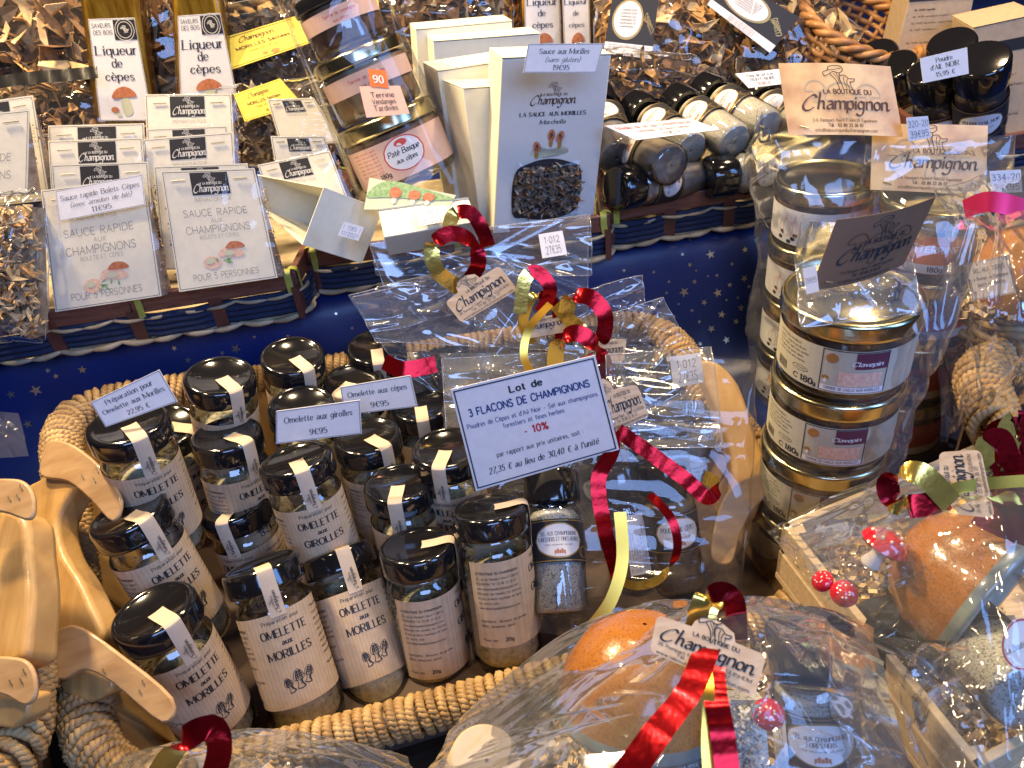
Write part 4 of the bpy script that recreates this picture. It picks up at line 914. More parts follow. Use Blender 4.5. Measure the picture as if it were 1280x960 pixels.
sheet_px([D(436, 370, .66), D(632, 318, .68), D(690, 438, .70), D(470, 425, .68)], g, 13, 'film_flap', n=26, amp=.009, nu=90, nv=60)
sheet_px([D(440, 372, .665), D(640, 326, .685), D(700, 520, .72), D(520, 500, .71)], g, 14, 'film_flap', n=24, amp=.009, nu=90, nv=60)
shop_tag(g, [(551, 371), (618, 324), (647, 362), (577, 404)], .625, facing(0, 30), .45)
ribbon(wp([(578, 362, .635), (548, 340, .625), (540, 310, .62), (562, 292, .62), (590, 302, .625), (598, 330, .63), (584, 352, .64)]), .0125, g, side=[CR*.3+CU, CR+CU*.3, CR*.7+CU*.6, CU, CU-CR*.5, CR, CR+CU*.3])
ribbon(wp([(560, 300, .63), (566, 270, .63), (588, 266, .63), (604, 290, .635), (610, 308, .64)]), .0115, g, side=[CR]*2+[CU]+[CR]*2)
ribbon(wp([(480, 452, .62), (505, 462, .615), (545, 455, .62)]), .013, g, side=[CU, CU+CR*.1, CU])
g = root('gift_bag', 'rearmost gift bag, its 27€35 sticker just below the grey sauce box', 'gift bag', D(600, 420, .76), GG)
sheet_px([D(462, 303, .69), D(737, 268, .70), D(741, 345, .71), D(470, 345, .70)], g, 15, 'film_flap', n=26, amp=.009, nu=100, nv=50)
sheet_px([D(462, 303, .695), D(735, 270, .705), D(735, 470, .74), D(520, 470, .73)], g, 16, 'film_flap', n=24, amp=.009, nu=90, nv=60)
sticker(g, [(673, 293), (703, 288), (709, 318), (678, 323)], .69, facing(0, 30), [('1·012', .58, .26, .6), ('27€35', .14, .30, .6)])
g = root('gift_bag', 'gift bag with two pointed flaps in front of the starry cloth', 'gift bag', D(760, 470, .74), GG)
sheet_px([D(700, 372, .66), D(803, 344, .67), D(806, 380, .68), D(720, 440, .68)], g, 17, 'film_flap', n=40, amp=.004)
sheet_px([D(745, 398, .65), D(826, 372, .66), D(856, 425, .665), D(770, 460, .66)], g, 18, 'film_flap', n=26, amp=.009)
shop_tag(g, [(660, 396), (705, 384), (712, 414), (655, 424)], .635, facing(0, 30), .3, lines2=False)
ribbon(wp([(708, 392, .61), (714, 372, .605), (738, 372, .60), (756, 394, .60), (752, 424, .605), (734, 420, .61), (716, 404, .615), (696, 380, .62)]), .0125, g, side=[CR, CR+CU*.3, CU, CU+CR*.8, CR, CR-CU*.3, CU-CR*.4, CU])
ribbon(wp([(650, 392, .615), (656, 350, .61), (672, 340, .61), (688, 362, .612), (676, 390, .62)]), .0105, g, side=[CR]*2+[CU]+[CR]*2)
ribbon(wp([(688, 380, .605), (662, 410, .60), (655, 446, .60), (670, 474, .605)]), .006, g, side=[CR+CU*.3]*4, mt='goldfoil')
# ================================================================== WOVEN TRAYS ON THE SHELF
def tray(label, a, b, back, z0=.1405, zr=.187, left=True, right=True):
    a = Vector((*a, 0)); b = Vector((*b, 0)); dy = Vector((.02, back, 0))
    t = root('woven_tray', label, 'tray', (a+b)/2+Vector((0, 0, z0)), 'woven trays on the blue shelf')
    def side(p, q, nrm):
        L_ = (q-p).length; d = (q-p).normalized(); n = max(1, round(L_/.075)); rs = R_
        for i in range(max(1, round(L_/.13))):       # rim boards, slightly uneven
            k = max(1, round(L_/.13)); s0 = p+d*(L_*i/k+.0004); s1 = p+d*(L_*(i+1)/k-.0004); o_ = rs.uniform(-.0012, .0012)
            mb = MB(); q0 = [s0+Vector((0, 0, zr-.017+o_)), s1+Vector((0, 0, zr-.017+o_)), s1+Vector((0, 0, zr+o_)), s0+Vector((0, 0, zr+o_))]
            hexa(mb, [v+nrm*.0025 for v in q0], [v-nrm*.0045 for v in q0]); bevel_obj(mb.build('rim_board', 'dwood', t, 30), .0012)
        for i in range(n):                            # blue paper cords between the stakes
            s0 = p+d*(L_*i/n); s1 = p+d*(L_*(i+1)/n); inn = (i % 2)*.0035
            for k in range(4):
                z = z0+.008+k*.0058
                mb = MB(); m = (s0+s1)/2
                pts = [s0+nrm*(-.002)+Vector((0, 0, z)), s0+(s1-s0)*.25+nrm*(.0035-inn)+Vector((0, 0, z)), m+nrm*(.0045-inn)+Vector((0, 0, z+.0006)), s0+(s1-s0)*.75+nrm*(.0035-inn)+Vector((0, 0, z)), s1+nrm*(-.002)+Vector((0, 0, z))]
                tube(mb, smooth_path(pts, 3), .0031, 6); mb.build('woven_cord', 'bluerope', t, 180)
            mb = MB(); c = s0+Vector((0, 0, (z0+zr)/2-.006)); w2 = d*.006; u2 = Vector((0, 0, .016)); o2 = nrm*.0028
            hexa(mb, [c-w2-u2+o2, c+w2-u2+o2, c+w2+u2+o2, c-w2+u2+o2], [c-w2-u2-o2, c+w2-u2-o2, c+w2+u2-o2, c-w2+u2-o2]); mb.build('stake', 'stake', t, 30)
        k = max(2, round(L_/.028))
        for zz, hh in ((z0+.0028, .0042), (zr-.021, .0026)):
            for i in range(k):                        # husk strands twisting along
                s0 = p+d*(L_*(i-.15)/k); s1 = p+d*(L_*(i+1.1)/k); sg = 1 if i % 2 else -1
                pts = [s0+nrm*.001+Vector((0, 0, zz-sg*.002)), (s0+s1)/2+nrm*.006+Vector((0, 0, zz)), s1+nrm*.001+Vector((0, 0, zz+sg*.002))]
                mb = MB(); tube(mb, smooth_path(pts, 4), [hh*.5*(.4+math.sin(math.pi*j/8)) for j in range(9)], 6); mb.build('husk_strand', 'braid', t, 180)
        k = max(1, round(L_/.13))
        for i in range(k+1):                          # raffia ties round the rim
            c = p+d*min(L_-.004, max(.004, L_*i/k+rs.uniform(-.01, .01))); c = c+Vector((0, 0, zr-.009)); r = Vector((0, 0, 1)); al = d*.0035; sk = d*rs.uniform(-.003, .003)
            loop = [c+nrm*.0038+r*-.012+sk, c+nrm*.0042, c+nrm*.0035+r*.0095, c-nrm*.0045+r*.0105, c-nrm*.006-sk]
            ribbon(loop, .006, t, 'raffia_tie', d, 'raffia')
    front = Vector((0, -1, 0))
    side(a, b, front)
    if left: side(a, a+dy, Vector((-1, 0, 0)))
    if right: side(b, b+dy, Vector((1, 0, 0)))
    mb = MB(); hexa(mb, [a+Vector((0, 0, z0+.002)), b+Vector((0, 0, z0+.002)), b+dy+Vector((0, 0, z0+.002)), a+dy+Vector((0, 0, z0+.002))], [a+Vector((0, 0, z0+.005)), b+Vector((0, 0, z0+.005)), b+dy+Vector((0, 0, z0+.005)), a+dy+Vector((0, 0, z0+.005))]); mb.build('tray_floor', 'braid', t)
    return t
tray('long woven tray with cherry rim holding the cream sauce packets', (-.62, .620), (-.186, .662), .26, left=False)
tray('short woven tray with the fallen boxes and the grey morel sauce box', (-.178, .704), (.108, .708), .26)
tray('woven tray of lying salt flacons above the starry cloth', (.112, .728), (.298, .752), .28)
tray('dark woven tray behind the business cards, under the kraft boxes', (.46, .765), (.80, .80), .28, z0=.15, zr=.195)
# ================================================================== SAUCE PACKETS
def packet(px4, d, tilt, label, seed, group='cream sauce packets in clear bags', cut=False, yaw=0, full=True):
    c = Card(px4, d, facing(yaw, tilt)); t = root('sauce_packet', label, 'packet', c.c-c.n*.01, group)
    mb = MB(); c.sheet(mb, .0006, 0); mp = c.mp(.0003); W, H = c.W, c.H; rs = random.Random(seed)
    frame(mb, mp, .0012, .0012, W-.0012, H-.0012, .0004, 1)
    lw = W*.40; lh = W*.22; x0 = (W-lw)/2+W*rs.uniform(-.02, .02); top = H-.0022
    rect(mb, mp, x0, top-lh, x0+lw, top, 1); mp2 = c.mp(.0005)
    emblem(mb, mp2, W/2, top-lh*.30, lw*.34, 2, lw*.012); text(mb, mp2, 'Çħampiğnoň', W/2, top-lh*.86, lh*.30, 'script', 2, fit=lw*.92); text(mb, mp2, 'LA BOUTIQUE DU', W/2+lw*.05, top-lh*.54, lh*.10, 'bsans', 2, fit=lw*.5)
    text(mb, mp, 'PRÉPARATION POUR', W/2, top-lh-W*.07, W*.036, 'lsans', 3, fit=W*.38)
    if full:
        y = top-lh-W*.21
        text(mb, mp, 'SAUCE RAPIDE', W/2, y, W*.066, 'lsans', 3, fit=W*.66); text(mb, mp, 'AUX', W/2, y-W*.07, W*.040, 'lsans', 3); text(mb, mp, 'CHAMPIGNONS', W/2, y-W*.17, W*.072, 'lsans', 3, fit=W*.66)
        text(mb, mp, 'BOLETS ET CÈPES', W/2, y-W*.23, W*.034, 'lsans', 3, fit=W*.40)
        f = lambda L, cx, cyy, s: [(cx+a*s, cyy+b*s) for a, b in L]
        cx, cyy, s = W*.52, y-W*.42, W*.22
        oval(mb, mp, cx-.62*s, cyy-.25*s, .42*s, .30*s, 4); oval(mb, mp2, cx-.72*s, cyy-.18*s, .2*s, .13*s, 6)
        blob(mb, mp, f([(-.3, .0), (-.1, .34), (.4, .42), (.8, .2), (.9, -.05), (.5, -.12), (.1, -.05)], cx, cyy, s), 4)
        blob(mb, mp2, f([(.1, .35), (.35, .62), (.8, .58), (1.0, .34), (.6, .30)], cx, cyy, s), 7); oval(mb, mp2, cx+.25*s, cyy+.1*s, .24*s, .12*s, 6)
        for k in range(9):
            a = rs.uniform(0, 6.28); px0, py0 = cx+rs.uniform(-.5, .5)*s, cyy-.28*s+rs.uniform(-.12, .12)*s
            blob(mb, mp2, [(px0, py0), (px0+.12*s*math.cos(a)-.04*s*math.sin(a), py0+.12*s*math.sin(a)+.04*s*math.cos(a)), (px0+.26*s*math.cos(a), py0+.26*s*math.sin(a)), (px0+.12*s*math.cos(a)+.04*s*math.sin(a), py0+.12*s*math.sin(a)-.04*s*math.cos(a))], 5)
        if H > W*1.05: text(mb, mp, 'POUR 5 PERSONNES', W/2, H*.07, W*.062, 'lsans', 3, fit=W*.66)
    mb.build('printed_card', ['cream', 'ink', 'inkw', 'inkg', 'inkpink', 'inkgreen', 'inkstem', 'inkcap'], t, 0)
    for u in (.17, .83):
        m2 = MB(); p = [c.pt(W*u-W*.075, H-W*.10, .0012), c.pt(W*u+W*.075, H-W*.095, .0012)]; tube(m2, p, .0005, 5); m2.build('staple', 'steel', t)
    # pouch and its mix
    m = .045*W; fr = [c.pt(-m, H+m*.6, .002), c.pt(W+m*1.4, H+m*.6, .002), c.pt(W+m*1.2, -m*.3, .004), c.pt(-m*1.1, -m*.3, .004)]
    sheet_px(fr, t, seed, 'film_stiff', n=26, amp=.0022, nu=40, nv=40, bulge=.004)
    bk_ = [c.pt(-m, H*.98, -.003), c.pt(W+m, H*.98, -.003), c.pt(W+m, 0, -.012), c.pt(-m, 0, -.012)]
    m3 = MB(); f0 = [c.pt(.0, H*.86, -.001), c.pt(W, H*.86, -.001), c.pt(W, 0, -.001), c.pt(0, 0, -.001)]; f1 = [c.pt(W*.04, H*.84, -.006), c.pt(W*.96, H*.84, -.006), c.pt(W*1.02, 0, -.020), c.pt(-W*.02, 0, -.020)]
    hexa(m3, f0, f1, 0)
    for k in range(160):
        e = rs.choice((-.02, 1.02)); flake(m3, c.pt(W*e, H*rs.uniform(.02, .84), -rs.uniform(.002, .014)), rs.uniform(.001, .0025), rs, rs.choice((0, 1)), nside=4)
    m3.build('dry_mix', ['powderg', 's1'], t, 0); return c
packet([(181, 118), (289, 117), (296, 230), (186, 236)], .80, 20, 'rearmost right sauce packet, below the second liqueur bottle', 1, full=False)
packet([(183, 161), (284, 157), (292, 280), (190, 285)], .775, 20, 'thin strip of a packet behind the second row right', 2, full=False)
packet([(179, 174), (291, 165), (300, 300), (188, 305)], .755, 20, 'right stack sauce packet directly behind the front pair', 3, full=False)
packet([(192, 208), (309, 204), (330, 330), (205, 338)], .725, 20, 'right stack packet showing only its top edge behind the fully readable one', 4, full=False)
packet([(60, 157), (180, 154), (185, 280), (66, 286)], .775, 20, 'left stack sauce packet farthest back, logo half covered', 5, full=False)
packet([(60, 176), (178, 172), (186, 300), (68, 306)], .750, 20, 'left stack second packet, logo fully readable', 6, full=False)
packet([(64, 206), (185, 202), (196, 340), (74, 346)], .720, 20, 'left stack packet just above the 11€95 price card', 7, full=False)
packet([(51, 238), (180, 221), (202, 370), (69, 390)], .690, 22, 'front left sauce packet under the Bolets Cèpes 11€95 card', 8)
packet([(201, 214), (318, 210), (347, 347), (224, 365)], .685, 22, 'front right sauce packet, fully readable, POUR 5 PERSONNES', 9)
packet([(-62, 133), (41, 119), (62, 250), (-52, 262)], .74, 20, 'packet at the left edge of the photo, behind another', 10, full=False)
packet([(-95, 150), (37, 137), (34, 243), (-90, 252)], .70, 20, 'white packet cut by the left edge of the photo', 11, full=True)
packet([(334, 124), (392, 122), (425, 178), (352, 185)], .82, 20, 'small packet farthest right, beside the terrine jars', 12, full=False)
packet([(338, 170), (406, 170), (425, 235), (350, 240)], .78, 20, 'middle packet right of the tray corner', 13, full=False)
packet([(322, 206), (412, 188), (440, 262), (345, 275)], .75, 20, 'packet leaning over the open fallen box', 14, full=False, yaw=-5)
sign('price_card', [(69, 239), (178, 218), (182, 256), (74, 277)], .672, facing(0, 22), 'white price card Sauce rapide Bolets Cèpes 11€95 stuck on a packet', 'price card',
     lines([('Sauce rapide Bolets Cèpes', .64, .16, 'serif', 1, .90), ('(avec amidon de blé)', .38, .15, 'iserif', 1, .70), ('11€95', .11, .16, 'serif', 1, .22)]), group=GP, nx=1, mats=('white', 'inkg'))
# ================================================================== BOXES
def carton(name, px4, d, n, depth, label, cat, mt='box', front=None, printing=None, group=None, lid=True):
    c = Card(px4, d, n); t = root(name, label, cat, c.pt(c.W/2, 0, -depth/2), group); mb = MB()
    A = [c.pt(0, c.H), c.pt(c.W, c.H), c.pt(c.W, 0), c.pt(0, 0)]; B = [p-c.n*depth for p in A]; hexa(mb, A, B)
    o = mb.build('carton_body', mt, t, 30); bevel_obj(o, .0008)
    m2 = MB(); up = (A[0]-A[3]).normalized()
    hexa(m2, [p+up*.0006 for p in (A[0], A[1], B[1], B[0])], [p+up*.0014+c.n*(.001 if k < 2 else 0) for k, p in enumerate((A[0], A[1], B[1], B[0]))]); m2.build('top_flap', mt, t, 30)
    if printing:
        m3 = MB(); mts = printing(m3, c); m3.build('front_print', mts, t, 0)
    return c, t
GB = 'cream boxes of morel sauce'
def side_lines(m3, c):
    mp = c.mp(.0006); rect(m3, mp, .001, .001, c.W-.001, c.H-.001, 0)
    for i in range(22): rect(m3, c.mp(.0008), c.W*.1+i*.0014, c.H*.25, c.W*.1+i*.0014+.0005, c.H*(.75 if i % 3 else .6), 1)
    return ['box', 'inkg']
carton('sauce_box', [(519, 38), (640, 27), (648, 200), (530, 205)], .90, facing(10, 2), .045, 'cream box at the back left of the box group', 'box', group=GB)
carton('sauce_box', [(541, 53), (675, 43), (678, 200), (550, 205)], .87, facing(10, 2), .045, 'cream box just in front of the back left one, wide blank front', 'box', group=GB)
carton('sauce_box', [(547, 90), (665, 72), (662, 280), (575, 285)], .80, facing(18, 2), .05, 'cream box behind the narrow front box, its left side seen', 'box', group=GB)
carton('sauce_box', [(579, 112), (668, 106), (658, 285), (602, 290)], .765, facing(24, 2), .075, 'narrow cream box at the left side of the grey printed one', 'box', group=GB)
def morel_front(m3, c):
    mp = c.mp(.0010); W, H = c.W, c.H; mp2 = c.mp(.0014); mp3 = c.mp(.0018)
    rect(m3, mp, .0012, .0012, W-.0012, H-.0012, 0)
    text(m3, mp2, 'Çħampiğnoň', W*.49, H*.755, H*.042, 'script', 2, fit=W*.42); text(m3, mp2, 'LA BOUTIQUE DU', W*.50, H*.80, H*.012, 'bsans', 2, fit=W*.24); emblem(m3, mp2, W*.5, H*.835, W*.13, 2)
    text(m3, mp2, 'LA SAUCE AUX MORILLES', W*.50, H*.690, H*.021, 'bserif', 1, fit=W*.62); text(m3, mp2, 'Morchella', W*.50, H*.645, H*.022, 'biserif', 1, fit=W*.24)
    for dx, dy, r in ((-.13, -.045, .3), (.0, .02, 0), (.085, .01, -.35)):
        oval(m3, mp3, W*(.50+dx), H*(.56+dy), W*.036, H*.034, 3, rot=r); oval(m3, mp2, W*(.50+dx), H*(.52+dy), W*.02, H*.03, 5)
        for k in range(5): pen(m3, c.mp(.0021), [(W*(.50+dx)+W*.02*math.cos(k*1.3), H*(.555+dy)+H*.02*math.sin(k*1.3)), (W*(.50+dx)-W*.01*math.cos(k*1.9), H*(.57+dy)-H*.012*math.sin(k*1.9))], .0005, 1)
    blob(m3, mp, [(W*.30, H*.475), (W*.38, H*.515), (W*.5, H*.50), (W*.62, H*.515), (W*.68, H*.48), (W*.55, H*.455), (W*.40, H*.45)], 4)
    # window
    pts = [(W*.17, H*.12), (W*.17, H*.36), (W*.32, H*.425), (W*.5, H*.445), (W*.68, H*.425), (W*.82, H*.37), (W*.82, H*.15), (W*.64, H*.085), (W*.45, H*.075), (W*.30, H*.09)]
    blob(m3, mp2, pts, 1)
    oval(m3, mp2, W*.82, H*.05, W*.065, H*.045, 5); oval(m3, mp3, W*.82, H*.05, W*.055, H*.038, 0); emblem(m3, c.mp(.0021), W*.82, H*.048, W*.08, 2)
    return ['boxgrey', 'ink', 'inkb', 'inkcap', 'inkstem', 'inkgold']
c, t = carton('sauce_box', [(627, 74), (764, 69), (740, 285), (617, 292)], .725, facing(10, 2), .05, 'grey fronted box La sauce aux morilles with a clear window', 'box', mt='box', printing=morel_front, group=GB)
mb = MB(); rs = random.Random(4); W, H = c.W, c.H
for k in range(420):
    u, v = rs.uniform(.19, .80), rs.uniform(.11, .40)
    if ((u-.5)/.34)**2+((v-.26)/.17)**2 > 1.1: continue
    flake(mb, c.pt(W*u, H*v, rs.uniform(.0025, .0055)), rs.uniform(.003, .006), rs, rs.choice((0, 0, 1)), curl=.8, nside=7)
mb.build('dried_morels', ['s5', 's2'], t, 0)
mb = MB(); v0 = [(W*.16, H*.10), (W*.84, H*.10), (W*.84, H*.43), (W*.16, H*.43)]
P = np.zeros((24, 30, 3))
for j in range(24):
    for i in range(30):
        a, b = i/29, j/23; P[j, i] = c.pt(W*(.165+.66*a), H*(.085+.345*b), .0030+.0065*(math.sin(math.pi*a)*math.sin(math.pi*b))**.5)
film_from(P, 'window_film', 'film_stiff', t, 41, 10, .0012)
sign('price_card', [(660, 55), (755, 54), (745, 91), (654, 91)], .640, facing(6, 12), 'price card Sauce aux Morilles (sans gluten) 19€95 on the grey box', 'price card',
     lines([('Sauce aux Morilles', .66, .17, 'serif', 1, .66), ('(sans gluten)', .38, .16, 'iserif', 1, .46), ('19€95', .10, .17, 'serif', 1, .22)]), group=GP, nx=1)
# fallen boxes
A = [D(322, 218, .70), D(405, 234, .655), D(378, 306, .665), D(330, 262, .72)]; sh = D(478, 262, .70)-D(405, 234, .655); B = [p+sh*1.0 for p in A]
t = root('fallen_box', 'empty cream box fallen on its side, open end to the left, on the tray rim', 'box', A[3], 'fallen cream boxes in the middle tray')
for i in range(4):
    a, b, c_, d_ = A[i], A[(i+1) % 4], B[(i+1) % 4], B[i]; n = (b-a).cross(d_-a).normalized(); ctr = sum(A+B, Vector())/8
    if n.dot(ctr-a) > 0: n = -n
    mb = MB(); hexa(mb, [a, b, c_, d_], [q-n*.0008 for q in (a, b, c_, d_)]); mb.build('box_panel', 'box', t, 0)
mb = MB(); hexa(mb, B, [q+sh.normalized()*.0006 for q in B]); mb.build('box_end', 'box', t, 0)
sticker(t, [(430, 277), (455, 284), (448, 301), (422, 294)], .640, (CAM-D(440, 288, .65)).normalized(), [('I 1185 I', .55, .28, .8), ('11/2021', .12, .28, .8)], ink='inkblue')
c, t = carton('fallen_box', [(473, 264), (586, 249), (597, 277), (480, 297)], .665, facing(5, 55), .03, 'closed cream box lying flat with a blue 05/2023 sticker, before the terrine jars', 'box', group='fallen cream boxes in the middle tray')
sticker(t, [(520, 262), (556, 256), (560, 276), (524, 283)], .658, facing(5, 55), [('I 1167 I', .55, .30, .9), ('05/2023', .08, .30, .9)], ink='inkblue')
def leaf(mb, mp, W, H):
    rect(mb, mp, 0, 0, W, H, 1)
    blob(mb, lambda u, v: mp(u, v)+Vector((0, -.0003, .0003)), [(0, H*.4), (W*.2, H), (W*.6, H), (W, H*.75), (W*.8, H*.5), (W*.3, H*.45)], 2)
    for cx in (.33, .55, .72):
        m2 = lambda u, v: mp(u, v)+Vector((0, -.0006, .0006)); oval(mb, m2, W*cx, H*.62, W*.07, H*.22, 3); oval(mb, m2, W*cx, H*.34, W*.03, H*.14, 4)
sign('leaflet', [(462, 222), (570, 244), (560, 262), (455, 262)], .67, facing(0, 40), 'small photo leaflet of morels on grass lying against the terrine jars', 'leaflet', leaf, ('white', 'inkstem', 'inkgreen', 'inkcap', 'cream'), border=False, nx=1)
# ================================================================== LIQUEUR BOTTLES
def bottle(outl, lab, d, label, yaw=0):
    n = facing(yaw, 4); c = Card(lab, d, n); t = root('liqueur_bottle', label, 'bottle', c.pt(c.W/2, -.05, -.02), 'bottles of cep liqueur')
    slab('amber_liqueur', [(x, y) for x, y in outl], c.c-c.n*.004, n, .030, 'amber', t, .005)
    ex = [(x+(-2.5 if x < sum(q[0] for q in outl)/len(outl) else 2.5), y) for x, y in outl]
    slab('glass_body', ex, c.c-c.n*.0005, n, .037, 'glass', t, .006)
    mb = MB(); c.sheet(mb, .0004, 0); mp = c.mp(.0004); W, H = c.W, c.H
    frame(mb, mp, .0006, .0006, W-.0006, H-.0006, .0004, 2)
    rect(mb, mp, W*.52, H*.80, W*.98, H*.985, 2)
    mp2 = c.mp(.0007)
    for r in (.20, .15): pen(mb, mp2, [(W*.75+W*r*math.cos(a), H*.892+W*r*math.sin(a)) for a in [k*.5 for k in range(13)]], W*.012, 1, closed=True)
    emblem(mb, mp2, W*.75, H*.89, W*.18, 1, W*.014)
    text(mb, mp, 'SAVEURS', W*.26, H*.92, W*.075, 'sans', 2, fit=W*.40); text(mb, mp, 'DES BOIS', W*.28, H*.855, W*.075, 'sans', 2, fit=W*.40)
    text(mb, mp, 'Liqueur', W*.5, H*.66, W*.17, 'serif', 2, fit=W*.84); text(mb, mp, 'de', W*.48, H*.54, W*.16, 'serif', 2); text(mb, mp, 'cèpes', W*.5, H*.41, W*.16, 'serif', 2, fit=W*.56)
    blob(mb, mp2, [(W*.30, H*.23), (W*.36, H*.31), (W*.55, H*.35), (W*.72, H*.31), (W*.76, H*.25), (W*.55, H*.24)], 3)
    blob(mb, mp, [(W*.46, H*.25), (W*.60, H*.25), (W*.66, H*.10), (W*.56, H*.05), (W*.48, H*.08)], 4); oval(mb, mp2, W*.32, H*.115, W*.075, H*.03, 3); blob(mb, mp, [(W*.30, H*.10), (W*.38, H*.10), (W*.44, H*.05), (W*.36, H*.04)], 4)
    mb.build('front_label', ['white', 'inkw', 'ink', 'inkcap', 'inkstem'], t, 0)
bottle([(92, -70), (162, -70), (198, 190), (124, 195)], [(110, 24), (168, 22), (191, 151), (125, 151)], .93, 'amber cep liqueur bottle at the left, whole mushroom drawing visible')
bottle([(212, -70), (262, -70), (302, 190), (224, 192)], [(222, 20), (275, 16), (300, 138), (226, 140)], .92, 'amber cep liqueur bottle second from the left, drawing cut by a packet')
bottle([(650, -90), (696, -90), (704, 90), (654, 90)], [(655, -32), (698, -34), (702, 78), (657, 80)], 1.02, 'cep liqueur bottle behind the grey box, its left one')
bottle([(700, -90), (736, -90), (742, 90), (706, 90)], [(702, -34), (735, -36), (739, 78), (706, 80)], 1.00, 'cep liqueur bottle behind the grey box, its right one')
# ================================================================== WIDE PRESERVE JARS
def wide_label(kind):
    r = .0418; mb = MB(); n = 56; z0, z1 = (.0085, .0405) if kind != 'plain' else (.024, .0405); vs = []
    for i in range(n+1):
        a = -2.6+5.2*i/n; vs += [Vector((r*math.sin(a), -r*math.cos(a), z0)), Vector((r*math.sin(a), -r*math.cos(a), z1))]
    mb.add(vs, [(2*i, 2*i+2, 2*i+3, 2*i+1) for i in range(n)], 0)
    mp, mq, ms = cyl_map(r+.00012), cyl_map(r+.00024), cyl_map(r+.00036); mats = ['cream', 'ink']
    def rc(m, x0, y0, x1, y1, mi): rect(mb, m, x0, y0, x1, y1, mi, max(1, int(abs(x1-x0)/.003)))
    if kind in ('caille', 'chevreuil'):
        mats = ['cream_shade', 'ink', 'white', 'purple', 'inkgold', 'inkcap', 'inkpink']
        for i, s in enumerate(('TERRINE DE CAILLE AUX MORILLES' if kind == 'caille' else 'TERRINE DE CHEVREUIL AUX GIROLLES', 'Ingrédients : viande et gras de porc', 'foie de volaille, oeufs frais, morilles', 'lait, oignons, sel, poivre, épices', 'À conserver au frais après ouverture')):
            text(mb, mp, s, -.044, .0365-.0030*i, .0014, 'sans', 1, 'l', fit=.00072*len(s))
        pen(mb, mp, [(-.021+.006*math.cos(a), .0195+.0018*math.sin(a)) for a in [k*.52 for k in range(12)]], .0003, 1, closed=True); text(mb, mp, 'À consommer', -.021, .0192, .0011, 'sans', 1, fit=.009)
        text(mb, mp, '180', -.0155, .0108, .0042, 'bsans', 1, fit=.0085); text(mb, mp, 'g', -.0098, .0108, .003, 'bsans', 1)
        pen(mb, mp, [(-.0235+.0018*math.cos(a), .0128+.0018*math.sin(a)) for a in [.5+k*.5 for k in range(11)]], .0006, 1)
        for k in range(9): rc(mp, -.043+.0012*k, .0115, -.043+.0012*k+.0005, .018, 1)
        frame(mb, mp, -.0070, .0095, .0330, .0400, .0006, 1, 8); rc(mq, .0130, .0275, .0325, .0392, 3); rc(mq, .0040, .0145, .0300, .0250, 6 if kind == 'caille' else 4)
        pen(mb, mq, [(-.001+.0035*math.cos(a), .0340+.0030*math.sin(a)) for a in [k*.52 for k in range(12)]], .0008, 5, closed=True); oval(mb, mp, -.001, .034, .003, .0025, 4)
        rc(ms, -.0062, .0100, .0322, .0140, 2); text(mb, cyl_map(r+.0005), 'TERRINE DE CAILLE AUX MORILLES' if kind == 'caille' else 'TERRINE DE CHEVREUIL', .013, .0113, .0019, 'sans', 1, fit=.034)
        text(mb, ms, 'Clavepin', .020, .030, .003, 'script', 2, fit=.018)
        oval(mb, mq, -.0035, .0195, .0022, .0016, 4); oval(mb, mq, -.0035, .0172, .0010, .0016, 2)
    elif kind == 'ail':
        mats = ['white', 'ink', 'inkpink', 'inkcap']
        text(mb, mp, 'TERRINE', .012, .0290, .0042, 'sans', 1, fit=.021); text(mb, mp, "A L'AIL", .010, .0215, .0042, 'sans', 1, fit=.017); text(mb, mp, '180g', .012, .0120, .003, 'bsans', 1)
        for dx, s in ((-.020, 1), (-.011, .6)):
            pen(mb, mp, [(dx, .036), (dx-.001, .031), (dx-.007*s, .026), (dx-.006*s, .018), (dx, .0155), (dx+.006*s, .018), (dx+.007*s, .026), (dx+.001, .031)], .0006, 2, closed=True)
            for k in (-.003, .003): pen(mb, mp, [(dx, .031), (dx+k*s, .025), (dx+k*.6*s, .016)], .0005, 2)
        for k in range(5): oval(mb, mp, -.012+.0045*k*math.cos(k), .014+.004*math.sin(k*2), .0024, .0018, 1)
    elif kind in ('red', 'orange'):
        mats = ['redl' if kind == 'red' else 'orangel', 'white', 'ink']
        rc(mp, -.05, .0090, .05, .0165, 1); text(mb, mq, '180g', .0, .0108, .004, 'bsans', 2); text(mb, mp, 'TERRINE', 0, .027, .005, 'bsans', 1, fit=.028)
    elif kind == 'basque':
        mats = ['pinkl', 'ink', 'white', 'redl', 'inkr']
        for i in range(7): text(mb, mp, 'Ingrédients : viande de porc, cèpes 5%', -.040, .0365-.0030*i, .0013, 'sans', 4, 'l', fit=.024)
        k = 24; rx, ry, cx, cz = .0165, .0125, .006, .0268
        for m, e, mi in ((mp, 1.07, 4), (mq, 1, 2)):
            for i in range(k):
                u0 = -rx*e+2*rx*e*i/k; u1 = -rx*e+2*rx*e*(i+1)/k; h0 = ry*e*math.sqrt(max(0, 1-(u0/(rx*e))**2)); h1 = ry*e*math.sqrt(max(0, 1-(u1/(rx*e))**2))
                mb.add([m(cx+u0, cz-h0), m(cx+u1, cz-h1), m(cx+u1, cz+h1), m(cx+u0, cz+h0)], [(0, 1, 2, 3)], mi)
        oval(mb, ms, cx, .0352, .0055, .0028, 3); text(mb, ms, 'Pâté Basque'.replace('â', 'a'), cx, .0268, .0042, 'script', 1, fit=.027); text(mb, ms, 'aux cèpes', cx, .0205, .0036, 'script', 1, fit=.018)
        text(mb, mp, '180g', -.016, .0135, .0036, 'bsans', 1)
    else:
